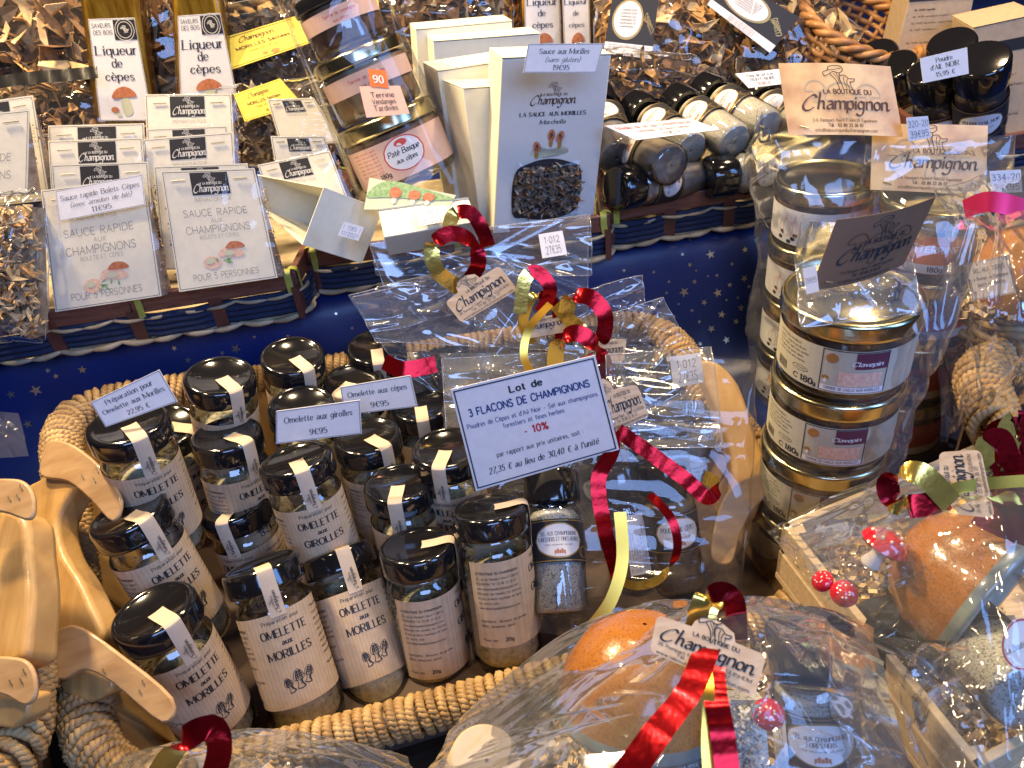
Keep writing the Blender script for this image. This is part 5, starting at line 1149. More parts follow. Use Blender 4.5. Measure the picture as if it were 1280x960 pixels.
        mats = ['pinkl', 'ink', 'inkr']; text(mb, mp, 'Terrine de campagne', 0, .033, .0028, 'sans', 2); text(mb, mp, 'aux cèpes', 0, .027, .0028, 'sans', 2)
    o = mb.build('jar_label', mats, None, 0); d = o.data; bpy.data.objects.remove(o); return d
WL = {k: wide_label(k) for k in ('caille', 'chevreuil', 'ail', 'red', 'orange', 'basque', 'plain')}
def make_wide(lidm, fill):
    t = local_root('terrine_jar')
    mb = MB(); lathe(mb, [(.001, .002), (.030, .0015), (.038, .001), (.0405, .003), (.0414, .0065), (.0414, .0430), (.0400, .0455), (.0395, .0500)], 56); mb.build('glass_body', 'glass', t, 60)
    mb = MB(); lathe(mb, [(.001, .006), (.035, .006), (.0392, .010), (.0392, .0445), (.001, .0450)], 40); mb.build('filling', fill, t, 60)
    mb = MB(); lathe(mb, [(.0395, .0462), (.0428, .0462), (.0436, .0474), (.0433, .0490), (.0433, .0560), (.0426, .0580), (.0408, .0588), (.0392, .0584), (.0375, .0570), (.0335, .0568), (.0325, .0574), (.0001, .0574)], 72); mb.build('lid', lidm, t, 60)
    o = bpy.data.objects.new('jar_label', WL['caille']); col.objects.link(o); o.parent = t; return t
wj = {}
def wide(lidm, fill, kind, base, top, yaw, label, scale=1):
    k = (lidm, fill)
    if k in wj: j = copy_tree(wj[k])
    else: j = wj[k] = make_wide(lidm, fill)
    place(j, base, top, yaw)
    if scale != 1: j.matrix_world = j.matrix_world @ Matrix.Scale(scale, 4)
    for c in j.children:
        if c.name.startswith('jar_label'): c.data = WL[kind]
    tag(j, label, 'jar', 'terrine jars in clear bags'); return j
ax = (D(440, 60, .735)-D(518, 236, .785)).normalized()
b0 = D(516, 226, .785)
for i, (k, lm, fl, lab) in enumerate((('basque', 'gold', 'pate', 'terrine jar Pâté Basque aux cèpes, lowest of the three bagged jars'), ('plain', 'gold', 'fatty', 'middle jar of the three bagged terrines, pale filling and orange sticker'), ('plain', 'black', 'pate', 'topmost bagged terrine jar with a black lid'))):
    b = b0+ax*(0, .068, .129)[i]; wide(lm, fl, k, b, b+ax*.05, (-4, 0, 0)[i], lab, (1.14, 1.0, .86)[i])
t = root('jar_bag', 'clear bag holding three terrine jars in a leaning stack', 'clear bag', b0, None)
sd = ax.cross(vd(b0)).normalized()
loft(b0-ax*.012, ax, -sd, .250, lambda t: .058-.014*t, lambda t: (.056-.014*t)*(1 if t < .75 else max(.03, 1-(t-.75)/.27)), t, 31, 'film_stiff', n=50, amp=.0035)
c = Card([(449, 108), (500, 107), (512, 142), (458, 147)], .665, facing(0, 30)); mb = MB(); c.sheet(mb, .0003); 
for s, y in (('Terrine', .62), ('Vendanges', .40), ('Tardives', .18)): text(mb, c.mp(.0003), s, c.W/2, c.H*y, c.H*.17, 'sans', 1, fit=c.W*.55)
mb.build('pink_label', ['pinkl', 'ink'], t, 0)
c = Card([(460, 86), (482, 88), (486, 110), (463, 108)], .663, facing(0, 30)); mb = MB(); c.sheet(mb, .0003); text(mb, c.mp(.0003), '90', c.W/2, c.H*.25, c.H*.4, 'bsans', 1); mb.build('orange_sticker', ['orange', 'inkw'], t, 0)
# ================================================================== BAGS OF DRIED MUSHROOMS
def mush_bag(cx, cyy, wpx, hpx, d, rot, label, seed, mts, size=.010, n=260, thick=.03, tilt=25, film='film_bag', cat='bag', amp=.0050, labels=()):
    c0_ = D(cx, cyy, d); n_ = facing(0, tilt); a = math.radians(rot); s = d/F
    X = (CR*math.cos(a)+CU*math.sin(a)); X = (X-n_*X.dot(n_)).normalized(); Y = n_.cross(X); W, H = wpx*s, hpx*s
    t = root('mushroom_bag', label, cat, c0_-Y*H*.5, 'clear bags of dried mushrooms'); mb = MB(); rs = random.Random(seed)
    for k in range(n):
        u, v = rs.uniform(-.47, .47), rs.uniform(-.47, .44); zz = thick*(1-(2*u)**4)*(1-(2*v)**4)**.5*rs.choice((.9, .75, .5, .2))
        flake(mb, c0_+X*u*W+Y*v*H+n_*zz, size*rs.uniform(.5, 1.35), rs, rs.choices(range(len(mts)), [4, 3, 2, 2][:len(mts)])[0], thick=.0011, curl=.55, nside=8)
    # dark backing so the pile has no holes
    o = mb.build('dried_slices', mts, t, 40); o['kind'] = 'stuff'
    mb = MB(); P = []
    q = [c0_+X*(-.47*W)+Y*.45*H, c0_+X*(.47*W)+Y*.45*H, c0_+X*(.47*W)-Y*.47*H, c0_-X*(.47*W)-Y*.47*H]; hexa(mb, [p+n_*.002 for p in q], [p-n_*.012 for p in q]); mb.build('slice_layer', mts[-1], t, 0)
    E = .53
    q = [c0_-X*E*W+Y*E*1.05*H, c0_+X*E*W+Y*E*1.05*H, c0_+X*E*W-Y*E*H, c0_-X*E*W-Y*E*H]
    sheet_px(q, t, seed+50, film, n=46, amp=amp, nu=70, nv=60, bulge=thick+.012)
    for px4, dd, tl, fn, mm in labels:
        c = Card(px4, dd, facing(0, tl)); m3 = MB(); c.sheet(m3, .0004, 0, 4); fn(m3, c); m3.build('bag_label', mm, t, 0)
    return t
def yellow_lab(m3, c):
    mp = c.mp(.0003); W, H = c.W, c.H; frame(m3, mp, W*.02, H*.04, W*.98, H*.96, W*.006, 1)
    text(m3, mp, 'Çħampiğnoň', W*.45, H*.72, H*.13, 'script', 1, fit=W*.42); text(m3, mp, 'MORILLES Séchées', W*.48, H*.48, H*.09, 'bsans', 1, fit=W*.62); text(m3, mp, 'Poids net 50 g', W*.45, H*.33, H*.07, 'sans', 1, fit=W*.3)
    oval(m3, mp, W*.55, H*.14, W*.05, H*.07, 2); oval(m3, mp, W*.44, H*.16, W*.03, H*.05, 2)
YM = ['yellow', 'inkb', 'orangel']
def black_lab(m3, c):
    mp = c.mp(.0003); m2 = c.mp(.0006); m3_ = c.mp(.0009); W, H = c.W, c.H
    oval(m3, mp, W*.40, H*.60, W*.33, H*.34, 2); oval(m3, m2, W*.40, H*.60, W*.29, H*.30, 1)
    for i in range(6): text(m3, m3_, 'CHAMPIGNONS SÉCHÉS'[:18-i], W*.40, H*(.74-.055*i), H*.03, 'sans', 0, fit=W*.34)
    rect(m3, mp, 0, 0, W, H*.20, 1)
    for i in range(5): text(m3, m2, 'Ingrédients cèpes séchés origine lot poids net', W*.5, H*(.155-.034*i), H*.018, 'sans', 0, fit=W*.85)
    for k in range(5): pen(m3, mp, [(W*.74, H*.60), (W*(.80+.04*k), H*(.72-.06*k)), (W*(.84+.02*k), H*(.5-.03*k))], W*.012, 2)
BM = ['ink', 'white', 'inkgold']
mush_bag(95, 45, 310, 170, .98, 3, 'large clear bag of dark dried cep slices behind the first liqueur bottle', 61, ['s2', 's3', 's1', 's4'], .024, 300, .035)
t = mush_bag(70, 150, 230, 110, .99, 4, 'lower bag of very dark mushroom slices with a black band across', 62, ['s4', 's2', 's1', 's4'], .014, 260, .03)
ribbon(wp([(-20, 106, .90), (30, 98, .90), (80, 94, .90), (122, 90, .90)]), .014, t, 'seal_band', CU, 'blackp', wob=.002)
mush_bag(345, 75, 150, 130, .97, 12, 'bag of dark morels with the big yellow label', 63, ['s4', 's5', 's4'], .010, 220, .025, labels=[([(270, 50), (370, 20), (398, 50), (286, 88)], .925, 30, yellow_lab, YM)])
mush_bag(350, 155, 130, 90, .90, 8, 'lower bag of dark morels with a smaller yellow label', 64, ['s4', 's5', 's4'], .010, 160, .025, labels=[([(292, 118), (350, 98), (378, 130), (306, 152)], .855, 30, yellow_lab, YM)])
mush_bag(470, 20, 220, 110, .98, -3, 'silvery bag with a cut yellow label at the top edge, above the terrine jars', 65, ['s4', 's5', 's2'], .011, 260, .03, labels=[([(402, -22), (468, -30), (474, 10), (410, 22)], .935, 30, yellow_lab, YM)])
mush_bag(735, 35, 130, 140, 1.06, 0, 'bag of pale cep slices right behind the two rear liqueur bottles', 66, ['s3', 's1', 's1'], .016, 220, .03)
mush_bag(830, 60, 170, 170, .97, -4, 'bag of golden brown mushrooms with an upright black label and white oval', 67, ['s1', 's2', 's3', 's1'], .015, 360, .03, labels=[([(766, -6), (824, -6), (814, 74), (754, 66)], .915, 25, black_lab, BM)])
mush_bag(960, 55, 190, 130, .98, -28, 'bag of curled mushrooms with a slanting black label right of the upright one', 68, ['s1', 's2', 's3', 's4'], .018, 300, .03, labels=[([(908, -32), (1000, 22), (962, 66), (884, 6)], .92, 25, black_lab, BM)])
mush_bag(995, 5, 100, 100, 1.02, -20, 'bag of small brown slices hanging into the wicker basket, bright highlight', 69, ['s1', 's2', 's3'], .008, 300, .03)
mush_bag(790, 100, 150, 60, .93, -5, 'crumpled silver bag end lying under the upright black label', 70, ['s2', 's1', 's4'], .010, 90, .02)
mush_bag(15, 335, 70, 170, .68, -4, 'bag of shrivelled chanterelles standing at the left edge in the packet tray', 71, ['s3', 's1', 's5'], .007, 420, .025)
mush_bag(560, 18, 150, 90, 1.02, 5, 'dark bag between the terrine jars and the back boxes', 72, ['s2', 's4', 's5'], .011, 160, .03)
mush_bag(60, 205, 100, 60, .86, 0, 'bag of dark slices lying under the packets beside the first bottle', 73, ['s4', 's2', 's4'], .010, 120, .02)
# bar code strip on the slanting bag
c = Card([(962, 66), (1000, 38), (1008, 52), (970, 78)], .90, facing(0, 25))
# ================================================================== WICKER BASKETS BEHIND
def wicker(label, c, r, h, mt, n=10, stakes=30, tiltv=(0, 0, 1), rimr=.008, arc=None, handle_=None):
    t = root('wicker_basket', label, 'basket', c, None)
    q = Vector(tiltv).normalized().to_track_quat('Z', 'Y').to_matrix()
    for j in range(n):
        z = h*j/n; rr = r*(.72+.28*(j/n)**.7); mb = MB(); pts = []
        for i in range(72): a = 2*math.pi*i/72; k = rr+.0022*math.sin(a*stakes/2+math.pi*j); pts.append(c+q @ Vector((k*math.cos(a), k*math.sin(a), z)))
        tube(mb, pts, h/n*.36, 6, closed=True); mb.build('weaver', mt, t, 180)
    for i in range(stakes):
        a = 2*math.pi*i/stakes; mb = MB(); tube(mb, [c+q @ Vector((r*(.72+.28*s**.7)*math.cos(a), r*(.72+.28*s**.7)*math.sin(a), h*s)) for s in (0, .3, .6, 1.02)], .0032, 6); mb.build('wicker_stake', mt, t, 180)
    for k in range(3):
        mb = MB(); pts = [c+q @ Vector(((r+rimr*.6*math.cos(9*a+k*2.09))*math.cos(a), (r+rimr*.6*math.cos(9*a+k*2.09))*math.sin(a), h+.005+rimr*.6*math.sin(9*a+k*2.09))) for a in [2*math.pi*i/120 for i in range(120)]]
        tube(mb, pts, rimr*.62, 6, closed=True); mb.build('braided_rim', mt, t, 180)
    return t
wicker('orange brown wicker basket beside the dark gap, behind the business card', D(1032, 52, 1.00)-Vector((0, 0, .07)), .075, .10, 'wick', 10, 30, (.30, -.35, 1), .007)
w1 = wicker('pale wicker basket with a carved wooden handle between the two front bottles', Vector((-.40, 1.22, .16)), .13, .15, 'wick2', 9, 30, (0, -.3, 1), .010)
slab('handle', [(160, -30), (196, -14), (212, 8), (222, 40), (224, 78), (214, 92), (206, 60), (198, 36), (184, 22), (160, 18)], D(190, 30, 1.06), facing(0, 20), .02, 'lwood2', w1, .004)
wicker('wicker basket rim showing behind the back boxes, left of the rear bottles', Vector((-.02, 1.25, .22)), .10, .14, 'wick', 8, 26, (0, -.3, 1), .010)
# ================================================================== SALT FLACONS LYING IN THE RIGHT TRAY
GS = 'salt flacons lying in the right tray'
def lying(cap, base, fill, lb, lab, yaw=0, sc_=1.0, grp=GS, sd=False, atcap=False):
    f = make_flacon('salt_flacon', fill, FL[lb], sd); b = D(*base); tp = D(*cap); d = (tp-b).normalized(); b = tp-d*.1 if atcap else b; place(f, b, b+d*.1, yaw)
    if sc_ != 1: f.matrix_world = f.matrix_world @ Matrix.Scale(sc_, 4)
    tag(f, lab, 'flacon', grp); return f
for a in (((776, 122, .845), (866, 190, .765), 'salt', 'sels', 'salt flacon with cap up left, nearest the grey box, half under the long price card'),
          ((830, 118, .84), (921, 180, .765), 'salt', 'sels', 'salt flacon second from the grey box, its round glass base facing out'),
          ((866, 106, .86), (962, 162, .79), 'salt', 'sels', 'salt flacon third from the grey box, above the round base of another'),
          ((930, 112, .87), (1016, 170, .80), 'salt', 'sels', 'salt flacon partly behind the left business card'),
          ((756, 150, .80), (772, 200, .765), 'powderg', 'sels', 'grey powder flacon squeezed against the grey box edge'),
          ((772, 178, .80), (842, 208, .735), 'powderg', 'sels', 'grey powder flacon under the long price card, base towards the viewer'),
          ((888, 222, .775), (960, 212, .78), 'saltb', 'sels', 'flacon lying flat behind the rim with its black cap to the left', 0, 1, GS, False, True),
          ((772, 236, .755), (832, 226, .78), 'powderg', 'sels', 'flacon lying lowest in the left corner of the salt tray', 0, 1, GS, False, True),
          ((985, 108, .92), (1050, 160, .86), 'salt', 'sels', 'salt flacon hidden behind the left business card'),
          ((905, 205, .81), (1010, 240, .80), 'salt', 'sel', 'salt flacon low in the tray beside the tall bag of jars')): lying(*a)
def small(L): return lines(L)
sign('price_card', [(755, 157), (862, 148), (900, 162), (795, 175)], .715, facing(10, 62), 'long white price card lying over the salt flacons, red lettering', 'price card',
     lines([('Moulins de sel aux CHAMPIGNONS', .66, .16, 'serif', 2, .88), ('forestiers et fines herbes', .40, .15, 'serif', 2, .62), ('9,95 €', .12, .16, 'serif', 1, .20)]), ('white', 'ink', 'inkr'), border=False, group=GP, nx=1)
sign('price_card', [(919, 92), (975, 86), (978, 105), (936, 110)], .80, facing(5, 40), 'small white price card Fleur de sel à la truffe noire left of the business card', 'price card',
     lines([('Fleur de sel à la', .68, .18, 'serif', 1, .60), ('TRUFFE NOIRE', .40, .18, 'serif', 1, .66), ('11,90 €', .10, .18, 'serif', 2, .34)]), ('white', 'ink', 'inkr'), border=False, group=GP, nx=1)
# ================================================================== BLACK GARLIC FLACONS
GA = 'black capped garlic powder flacons'
for tx, ty, w_, bx, by, yw, lab in ((1228, 72, 66, 1222, 190, 4, 'garlic powder flacon standing rightmost before the kraft box'), (1166, 84, 62, 1186, 208, -4, 'garlic powder flacon carrying the 15,95 € price card'), (1190, 52, 58, 1192, 160, 0, 'garlic powder flacon standing behind the price card'),
                                    (1118, 80, 52, 1150, 170, 10, 'black capped flacon leaning at the left of the price card'), (1060, 78, 50, 1080, 150, 0, 'black cap peeping over the left business card'), (1096, 66, 50, 1110, 150, 10, 'black cap between the wicker basket and the price card')):
    f = make_flacon('garlic_flacon', 'dark', FL['ail']); b, t = stand(tx, ty, w_, .0416*1.12, bx, by, .1036*1.12); place(f, b, t, yw); f.matrix_world = f.matrix_world @ Matrix.Scale(1.12, 4); tag(f, lab, 'flacon', GA)
sign('price_card', [(1150, 73), (1209, 59), (1211, 92), (1154, 104)], .66, facing(-8, 15), "white price card Poudre d'AIL NOIR 15,95 € on a black cap", 'price card',
     lines([('Poudre', .70, .17, 'serif', 1, .34), ("d'AIL NOIR", .43, .18, 'serif', 1, .60), ('15,95 €', .14, .17, 'serif', 1, .40)]), group=GP, nx=1, border=False)
def kbox(m3, c):
    mp = c.mp(.0006); W, H = c.W, c.H; rect(m3, mp, 0, H*.80, W, H*.88, 0)
    for i, k in enumerate((.4, .7, .85, .5, 0, .75, 0, .55)):
        if k: text(m3, mp, 'AIL NOIR ingrédients origine France conseils'[:int(44*k)], W*.12, H*(.70-.07*i), H*.018, 'bsans' if i in (0, 7) else 'sans', 0, 'l', fit=W*k*.8)
    return ['ink']
carton('kraft_box', [(1142, -22), (1222, -28), (1200, 90), (1112, 95)], .93, facing(-12, 3), .07, 'kraft carton with black band standing behind the garlic flacons', 'box', mt='kbox', printing=kbox, group='kraft cartons')
carton('kraft_box', [(1216, 36), (1300, 18), (1292, 200), (1214, 205)], .86, facing(-14, 3), .08, 'kraft carton cut by the right edge of the photo', 'box', mt='kbox', printing=kbox, group='kraft cartons')
# ================================================================== STACKS OF TERRINE JARS IN TALL BAGS
SA = Vector((.288, .646, 0)); SB = Vector((.217, .434, 0)); SC = Vector((.345, .565, 0))
for i in range(4):
    z = .0598*i
    wide('gold', 'pated', 'ail', SA+Vector((.001*i, .002*i, z*.925)), SA+Vector((.001*i, .002*i, z*.925+.05)), -14, ('lowest', 'second', 'third', 'topmost')[i]+' jar of the rear stack with garlic labels')
    wide('gold', 'pated', 'chevreuil' if i < 2 else 'caille', SB+Vector((.0012*i, -.0005*i, z)), SB+Vector((.0012*i, -.0005*i, z+.05)), (20, -12, -10, -6)[i], ('lowest', 'second', 'third', 'topmost')[i]+' jar of the front stack reading 180g')
for i in range(4):
    wide('gold', 'pated', ('red', 'red', 'red', 'orange')[i], SC+Vector((.002*i, .004*i, .0575*i)), SC+Vector((.002*i, .004*i, .0575*i+.05)), 10, ('lowest', 'second', 'third', 'topmost')[i]+' jar of the right stack with a red or orange label')
def business(parent, px4, d, n, mt='bcard', bend=0, tel=True):
    c = Card(px4, d, n); c.bend = bend; mb = MB(); c.sheet(mb, .0005, 0, 10); mp = c.mp(.0003); W, H = c.W, c.H; mg = c.mp(.00015)
    for cx, cyy, s in ((.5, .5, .30), (.28, .62, .18), (.74, .55, .22)):   # ghosted mushrooms in the print
        pen(mb, mg, [(W*cx+W*s*a, H*cyy+W*s*b) for a, b in ((-.5, 0), (-.35, .35), (0, .5), (.35, .35), (.5, 0), (.1, -.05), (.14, -.5), (-.14, -.5), (-.1, -.05))], W*.012, 2, closed=True)
    emblem(mb, mp, W*.50, H*.76, W*.30, 1, W*.008)
    text(mb, mp, 'Çħampiğnoň', W*.53, H*.36, H*.17, 'script', 1, fit=W*.76); text(mb, mp, 'LA BOUTIQUE DU', W*.56, H*.575, H*.062, 'bsans', 1, fit=W*.42)
    text(mb, mp, '2-6 Rempart Nord F-68420 Eguisheim', W*.5, H*.185, H*.042, 'sans', 1, fit=W*.56); text(mb, mp, 'Tél : 03 89 23 26 07', W*.5, H*.115, H*.042, 'bsans', 1, fit=W*.30); text(mb, mp, 'info@laboutiqueduchampignon.com', W*.5, H*.045, H*.042, 'sans', 1, fit=W*.54)
    mb.build('business_card', [mt, 'inkb' if mt == 'bcard' else 'ink', 'inkpale' if mt == 'bcard' else 'inkb'], parent, 30)
    m2 = MB(); tube(m2, [c.pt(W*.10, H*.12, .0012), c.pt(W*.17, H*.09, .0012)], .0005, 5); m2.build('staple', 'steel', parent); return c
GT = 'tall clear bags of stacked jars'
t = root('jar_bag', 'tall clear bag round the rear jar stack, pale card and 39€95 sticker on top', 'clear bag', SA, GT)
loft(SA+Vector((0, 0, -.002)), Vector((-.02, -.02, .31)), Vector((1, .1, 0)), .305, lambda t: .049+.004*math.sin(9*t), lambda t: .048*(1 if t < .74 else max(.04, 1-(t-.74)/.26)), t, 81, 'film2', n=90, amp=.007, nu=130, nv=100)
business(t, [(973, 79), (1113, 83), (1129, 171), (986, 169)], .607, facing(-3, 30), bend=.004)
sticker(t, [(1133, 147), (1160, 145), (1164, 172), (1136, 177)], .60, facing(0, 15), [('320-20', .58, .26, .9), ('39€95', .12, .28, .8)])
t = root('jar_bag', 'tall clear bag round the front jar stack, curled card on top coloured dark for shadow', 'clear bag', SB, GT)
loft(SB+Vector((0, 0, -.002)), Vector((.02, .0, .30)), Vector((1, -.1, 0)), .290, lambda t: .0475+.004*math.sin(8*t), lambda t: .0475*(1 if t < .80 else max(.04, 1-(t-.80)/.20)), t, 82, 'film2', n=90, amp=.0065, nu=130, nv=100)
sheet_px([D(995, 330, .47), D(1150, 300, .49), D(1150, 390, .46), D(1000, 410, .45)], t, 90, 'film_flap', n=40, amp=.006, bulge=.006)
business(t, [(1046, 275), (1170, 246), (1130, 330), (1013, 364)], .455, facing(6, 8), mt='bcard_shade', bend=.006)
sticker(t, [(1003, 336), (1020, 332), (1024, 364), (1008, 368)], .45, facing(-25, 20), [('39€95', .4, .2, .8)])
t = root('jar_bag', 'tall clear bag round the right jar stack with red labels, pale card above it', 'clear bag', SC, GT)
loft(SC+Vector((0, 0, -.002)), Vector((.0, .02, .31)), Vector((1, -.1, 0)), .275, lambda t: .050+.004*math.sin(8*t), lambda t: .048*(1 if t < .80 else max(.04, 1-(t-.80)/.20)), t, 83, 'film2', n=70, amp=.005, nu=120, nv=90)
business(t, [(1091, 155), (1235, 157), (1232, 245), (1088, 237)], .625, facing(0, 30), bend=.002)
# ================================================================== GIFTS: SHARED PIECES
def bowl(label, p, axis, R_b, parent=None, depth=1.15):
    t = local_root('glazed_bowl')
    mb = MB(); k = R_b; lathe(mb, [(.001, 0), (.34*k, .0), (.42*k, .03*k), (.70*k, .22*k), (.93*k, .60*k), (1.0*k, .98*k*depth)], 56, 0); mb.build('bowl_outside', 'ochre', t, 180)
    mb = MB(); lathe(mb, [(1.0*k, .98*k*depth), (1.035*k, 1.08*k*depth), (1.02*k, 1.15*k*depth), (.95*k, 1.13*k*depth), (.92*k, 1.0*k*depth)], 56, 0); mb.build('bowl_rim', 'greyglaze', t, 180)
    mb = MB(); lathe(mb, [(.92*k, 1.0*k*depth), (.84*k, .60*k), (.6*k, .28*k), (.3*k, .12*k), (.001, .1*k)], 56, 0); mb.build('bowl_inside', 'inner', t, 180)
    a = Vector(axis).normalized(); t.matrix_world = Matrix.Translation(p) @ a.to_track_quat('Z', 'Y').to_matrix().to_4x4(); return tag(t, label, 'bowl', 'speckled ochre bowls')
def toadstool(label, p, axis, s):
    t = local_root('toadstool_ornament'); mb = MB(); lathe(mb, [(.30*s, .0), (.36*s, .10*s), (.22*s, .45*s), (.16*s, .9*s)], 20); cap_fan(mb, .30*s, .0, 20); mb.build('stem', 'dot', t, 60)
    mb = MB(); prof = [(.16*s, .84*s), (.72*s, .80*s), (.80*s, .90*s), (.70*s, 1.14*s), (.42*s, 1.36*s), (.0001, 1.45*s)]; lathe(mb, prof, 28); cp = mb.build('cap', 'redcap', t, 60)
    m2 = MB(); rs = random.Random(int(s*10000))
    for k in range(8):
        a = k*2.4; f = .25+.65*((k*.618) % 1); th = f*1.1; c = Vector((.78*s*math.sin(th)*math.cos(a), .78*s*math.sin(th)*math.sin(a), (.86+.60*math.cos(th))*s)); rr = .062*s
        n = Vector((math.sin(th)*math.cos(a), math.sin(th)*math.sin(a), math.cos(th)+.2)).normalized(); lathe(m2, [(rr, -.02*s), (rr*.8, .03*s), (.0005*s, .045*s)], 8, M4=Matrix.Translation(c-n*.0*s) @ n.to_track_quat('Z', 'Y').to_matrix().to_4x4())
    m2.build('white_dots', 'dot', cp, 180)
    t.matrix_world = Matrix.Translation(p) @ Vector(axis).normalized().to_track_quat('Z', 'Y').to_matrix().to_4x4(); return tag(t, label, 'ornament', 'red toadstool ornaments')
def shreds(label, pts, n, seed, spread=.012, mats=('shred', 's3')):
    rs = random.Random(seed); mb = MB()
    for k in range(n):
        i = rs.randrange(len(pts)-1) if len(pts) > 1 else 0; f = rs.random(); c = pts[i]*(1-f)+pts[min(i+1, len(pts)-1)]*f+Vector((rs.gauss(0, spread), rs.gauss(0, spread), abs(rs.gauss(0, spread*.4))))
        X = Vector((rs.gauss(0, 1), rs.gauss(0, 1), rs.gauss(0, .5))).normalized(); Y = X.cross(Vector((rs.gauss(0, 1), rs.gauss(0, 1), 1))).normalized(); Zn = X.cross(Y); w_ = .0017; L_ = .0035; vs = []
        for s in range(5): z = (.0018 if s % 2 else -.0018); vs += [c+X*(s-2)*L_+Zn*z-Y*w_, c+X*(s-2)*L_+Zn*z+Y*w_]
        mb.add(vs, [(2*s, 2*s+1, 2*s+3, 2*s+2) for s in range(4)], rs.randrange(2))
    return tag(mb.build('paper_shred', list(mats), None, 0), label, 'filling', None, 'stuff')
def film_rows(rows, parent, seed, mt='film2', n=60, amp=.006, nu=110, nv=80, fan=None, name='film'):
    rr = [smooth_path([D(*p) for p in r], 16) for r in rows]; m = min(len(r) for r in rr)
    G_ = [[r[int(i*(len(r)-1)/(m-1))] for i in range(m)] for r in rr]; P = np.zeros((nv, nu, 3))
    colsp = [smooth_path([G_[j][i] for j in range(len(G_))], 10) for i in range(m)]; A_ = np.array([[tuple(p) for p in c] for c in colsp])  # m x k x 3
    for i in range(nu):
        a = i/(nu-1)*(m-1); i0 = min(int(a), m-2); f = a-i0; C_ = A_[i0]*(1-f)+A_[i0+1]*f
        for j in range(nv):
            b = j/(nv-1)*(len(C_)-1); j0 = min(int(b), len(C_)-2); g_ = b-j0; P[j, i] = C_[j0]*(1-g_)+C_[j0+1]*g_
    return film_from(P, name, mt, parent, seed, n, amp, False, fan, .02, .09)
def mill(fill, lb, tx, ty, w_, bx, by, yw, lab, sd=False):
    f = make_flacon('salt_flacon', fill, FL[lb], sd); b, t = stand(tx, ty, w_, .0416, bx, by, .1036); place(f, b, t, yw); return tag(f, lab, 'flacon', 'salt flacons in the gift sets')
# ================================================================== RIGHT CRATE GIFT
zc = .113; z00 = .068
A = Z(978, 655, zc); Bq = Z(1222, 962, zc); e = (Z(1100, 604, zc)-A).normalized(); Cq = A+e*.20; Dq = Bq+e*.20
cr = root('wooden_crate', 'small pine crate holding a gift set at the right, thin pale rims', 'crate', (A+Dq)/2-Vector((0, 0, zc)))
def plank(p, q, z0, z1, th, inn, nm='side_board'):
    mb = MB(); i_ = inn.normalized()*th; q0 = [Vector((p.x, p.y, z0)), Vector((q.x, q.y, z0)), Vector((q.x, q.y, z1)), Vector((p.x, p.y, z1))]; hexa(mb, q0, [v+i_ for v in q0]); return bevel_obj(mb.build(nm, 'crate', cr, 30), .0008)
for p, q, inn in ((A, Bq, e), (A, Cq, (Bq-A)), (Bq, Dq, (A-Bq)), (Cq, Dq, -e)):
    plank(p, q, z00, zc-.024, .005, inn); plank(p, q, zc-.021, zc, .005, inn)
for p in (A, Bq, Cq, Dq):
    s = ((A+Dq)/2-p).normalized()*.009; mb = MB(); box(mb, (p.x+s.x, p.y+s.y, (zc+z00)/2+.001), (.009, .009, zc-z00-.004)); mb.build('corner_post', 'crate', cr, 30)
mb = MB(); q0 = [Vector((v.x, v.y, z00-.005)) for v in (A, Bq, Dq, Cq)]; hexa(mb, q0, [v+Vector((0, 0, .004)) for v in q0]); mb.build('bottom_board', 'crate', cr, 0)
shreds('kraft paper shred filling the right crate', [Z(1062, 690, z00+.012), Z(1070, 700, z00+.018), Z(1120, 690, z00+.018), Z(1100, 790, z00+.012), Z(1180, 880, z00+.012), Z(1240, 900, z00+.012), Z(1200, 760, z00+.012), Z(1068, 705, z00+.016), A+e*.06+Vector((.02, -.04, -.03)), A+e*.17+Vector((.02, -.05, -.03)), Bq+e*.15+Vector((-.01, .04, -.03))], 2300, 5, .009)
bowl('ochre bowl lying on its side in the right crate, grey inside towards the corner', D(1132, 676, .450), CR*.62-CU*.52-_fw*.60, .039)
toadstool('red toadstool ornament standing upright and largest in the right crate', D(1086, 706, .425), CU*.75+CR*.35-_fw*.35, .0155)
toadstool('small red toadstool lying at the crate corner under shreds', D(1052, 745, .43), CU*.4-CR*.2-_fw*.9, .0090)
toadstool('second small red toadstool beside the lying one', D(1034, 732, .435), CU*.5-CR*.6-_fw*.6, .0075)
mill('saltb', 'sel', 1088, 772, 92, 1215, 945, 4, 'salt flacon lying slanted in the right crate, label SEL AUX CHAMPIGNONS')
f = lying((1215, 800, .415), (1290, 875, .37), 'saltb', 'sel', 'flacon of pale pebbles lying under the bowl at the right edge', 180, 1.0, 'salt flacons in the gift sets')
gf = root('gift_wrap', 'cellophane and red ribbons tied over the right crate with a wooden shop tag', 'gift wrap', D(1150, 760, .40))
film_rows([[(985, 648, .475), (1060, 612, .475), (1150, 590, .455), (1200, 600, .42), (1310, 560, .42)], [(1000, 700, .45), (1080, 660, .42), (1160, 640, .39), (1240, 640, .375), (1320, 640, .38)], [(1040, 770, .415), (1120, 740, .385), (1190, 740, .36), (1260, 740, .35), (1330, 740, .35)], [(1120, 860, .375), (1170, 850, .35), (1230, 850, .335), (1290, 850, .33), (1340, 850, .325)], [(1190, 975, .335), (1220, 975, .325), (1260, 975, .315), (1300, 975, .31), (1350, 975, .305)]], gf, 101, 'film2', n=60, amp=.0045, nu=140, nv=120)
film_rows([[(960, 665, .50), (1020, 640, .49), (1110, 612, .46)], [(990, 700, .47), (1060, 690, .44), (1130, 670, .42)], [(1030, 750, .44), (1100, 740, .42), (1160, 720, .40)]], gf, 102, 'film', n=50, amp=.006, nu=70, nv=60)
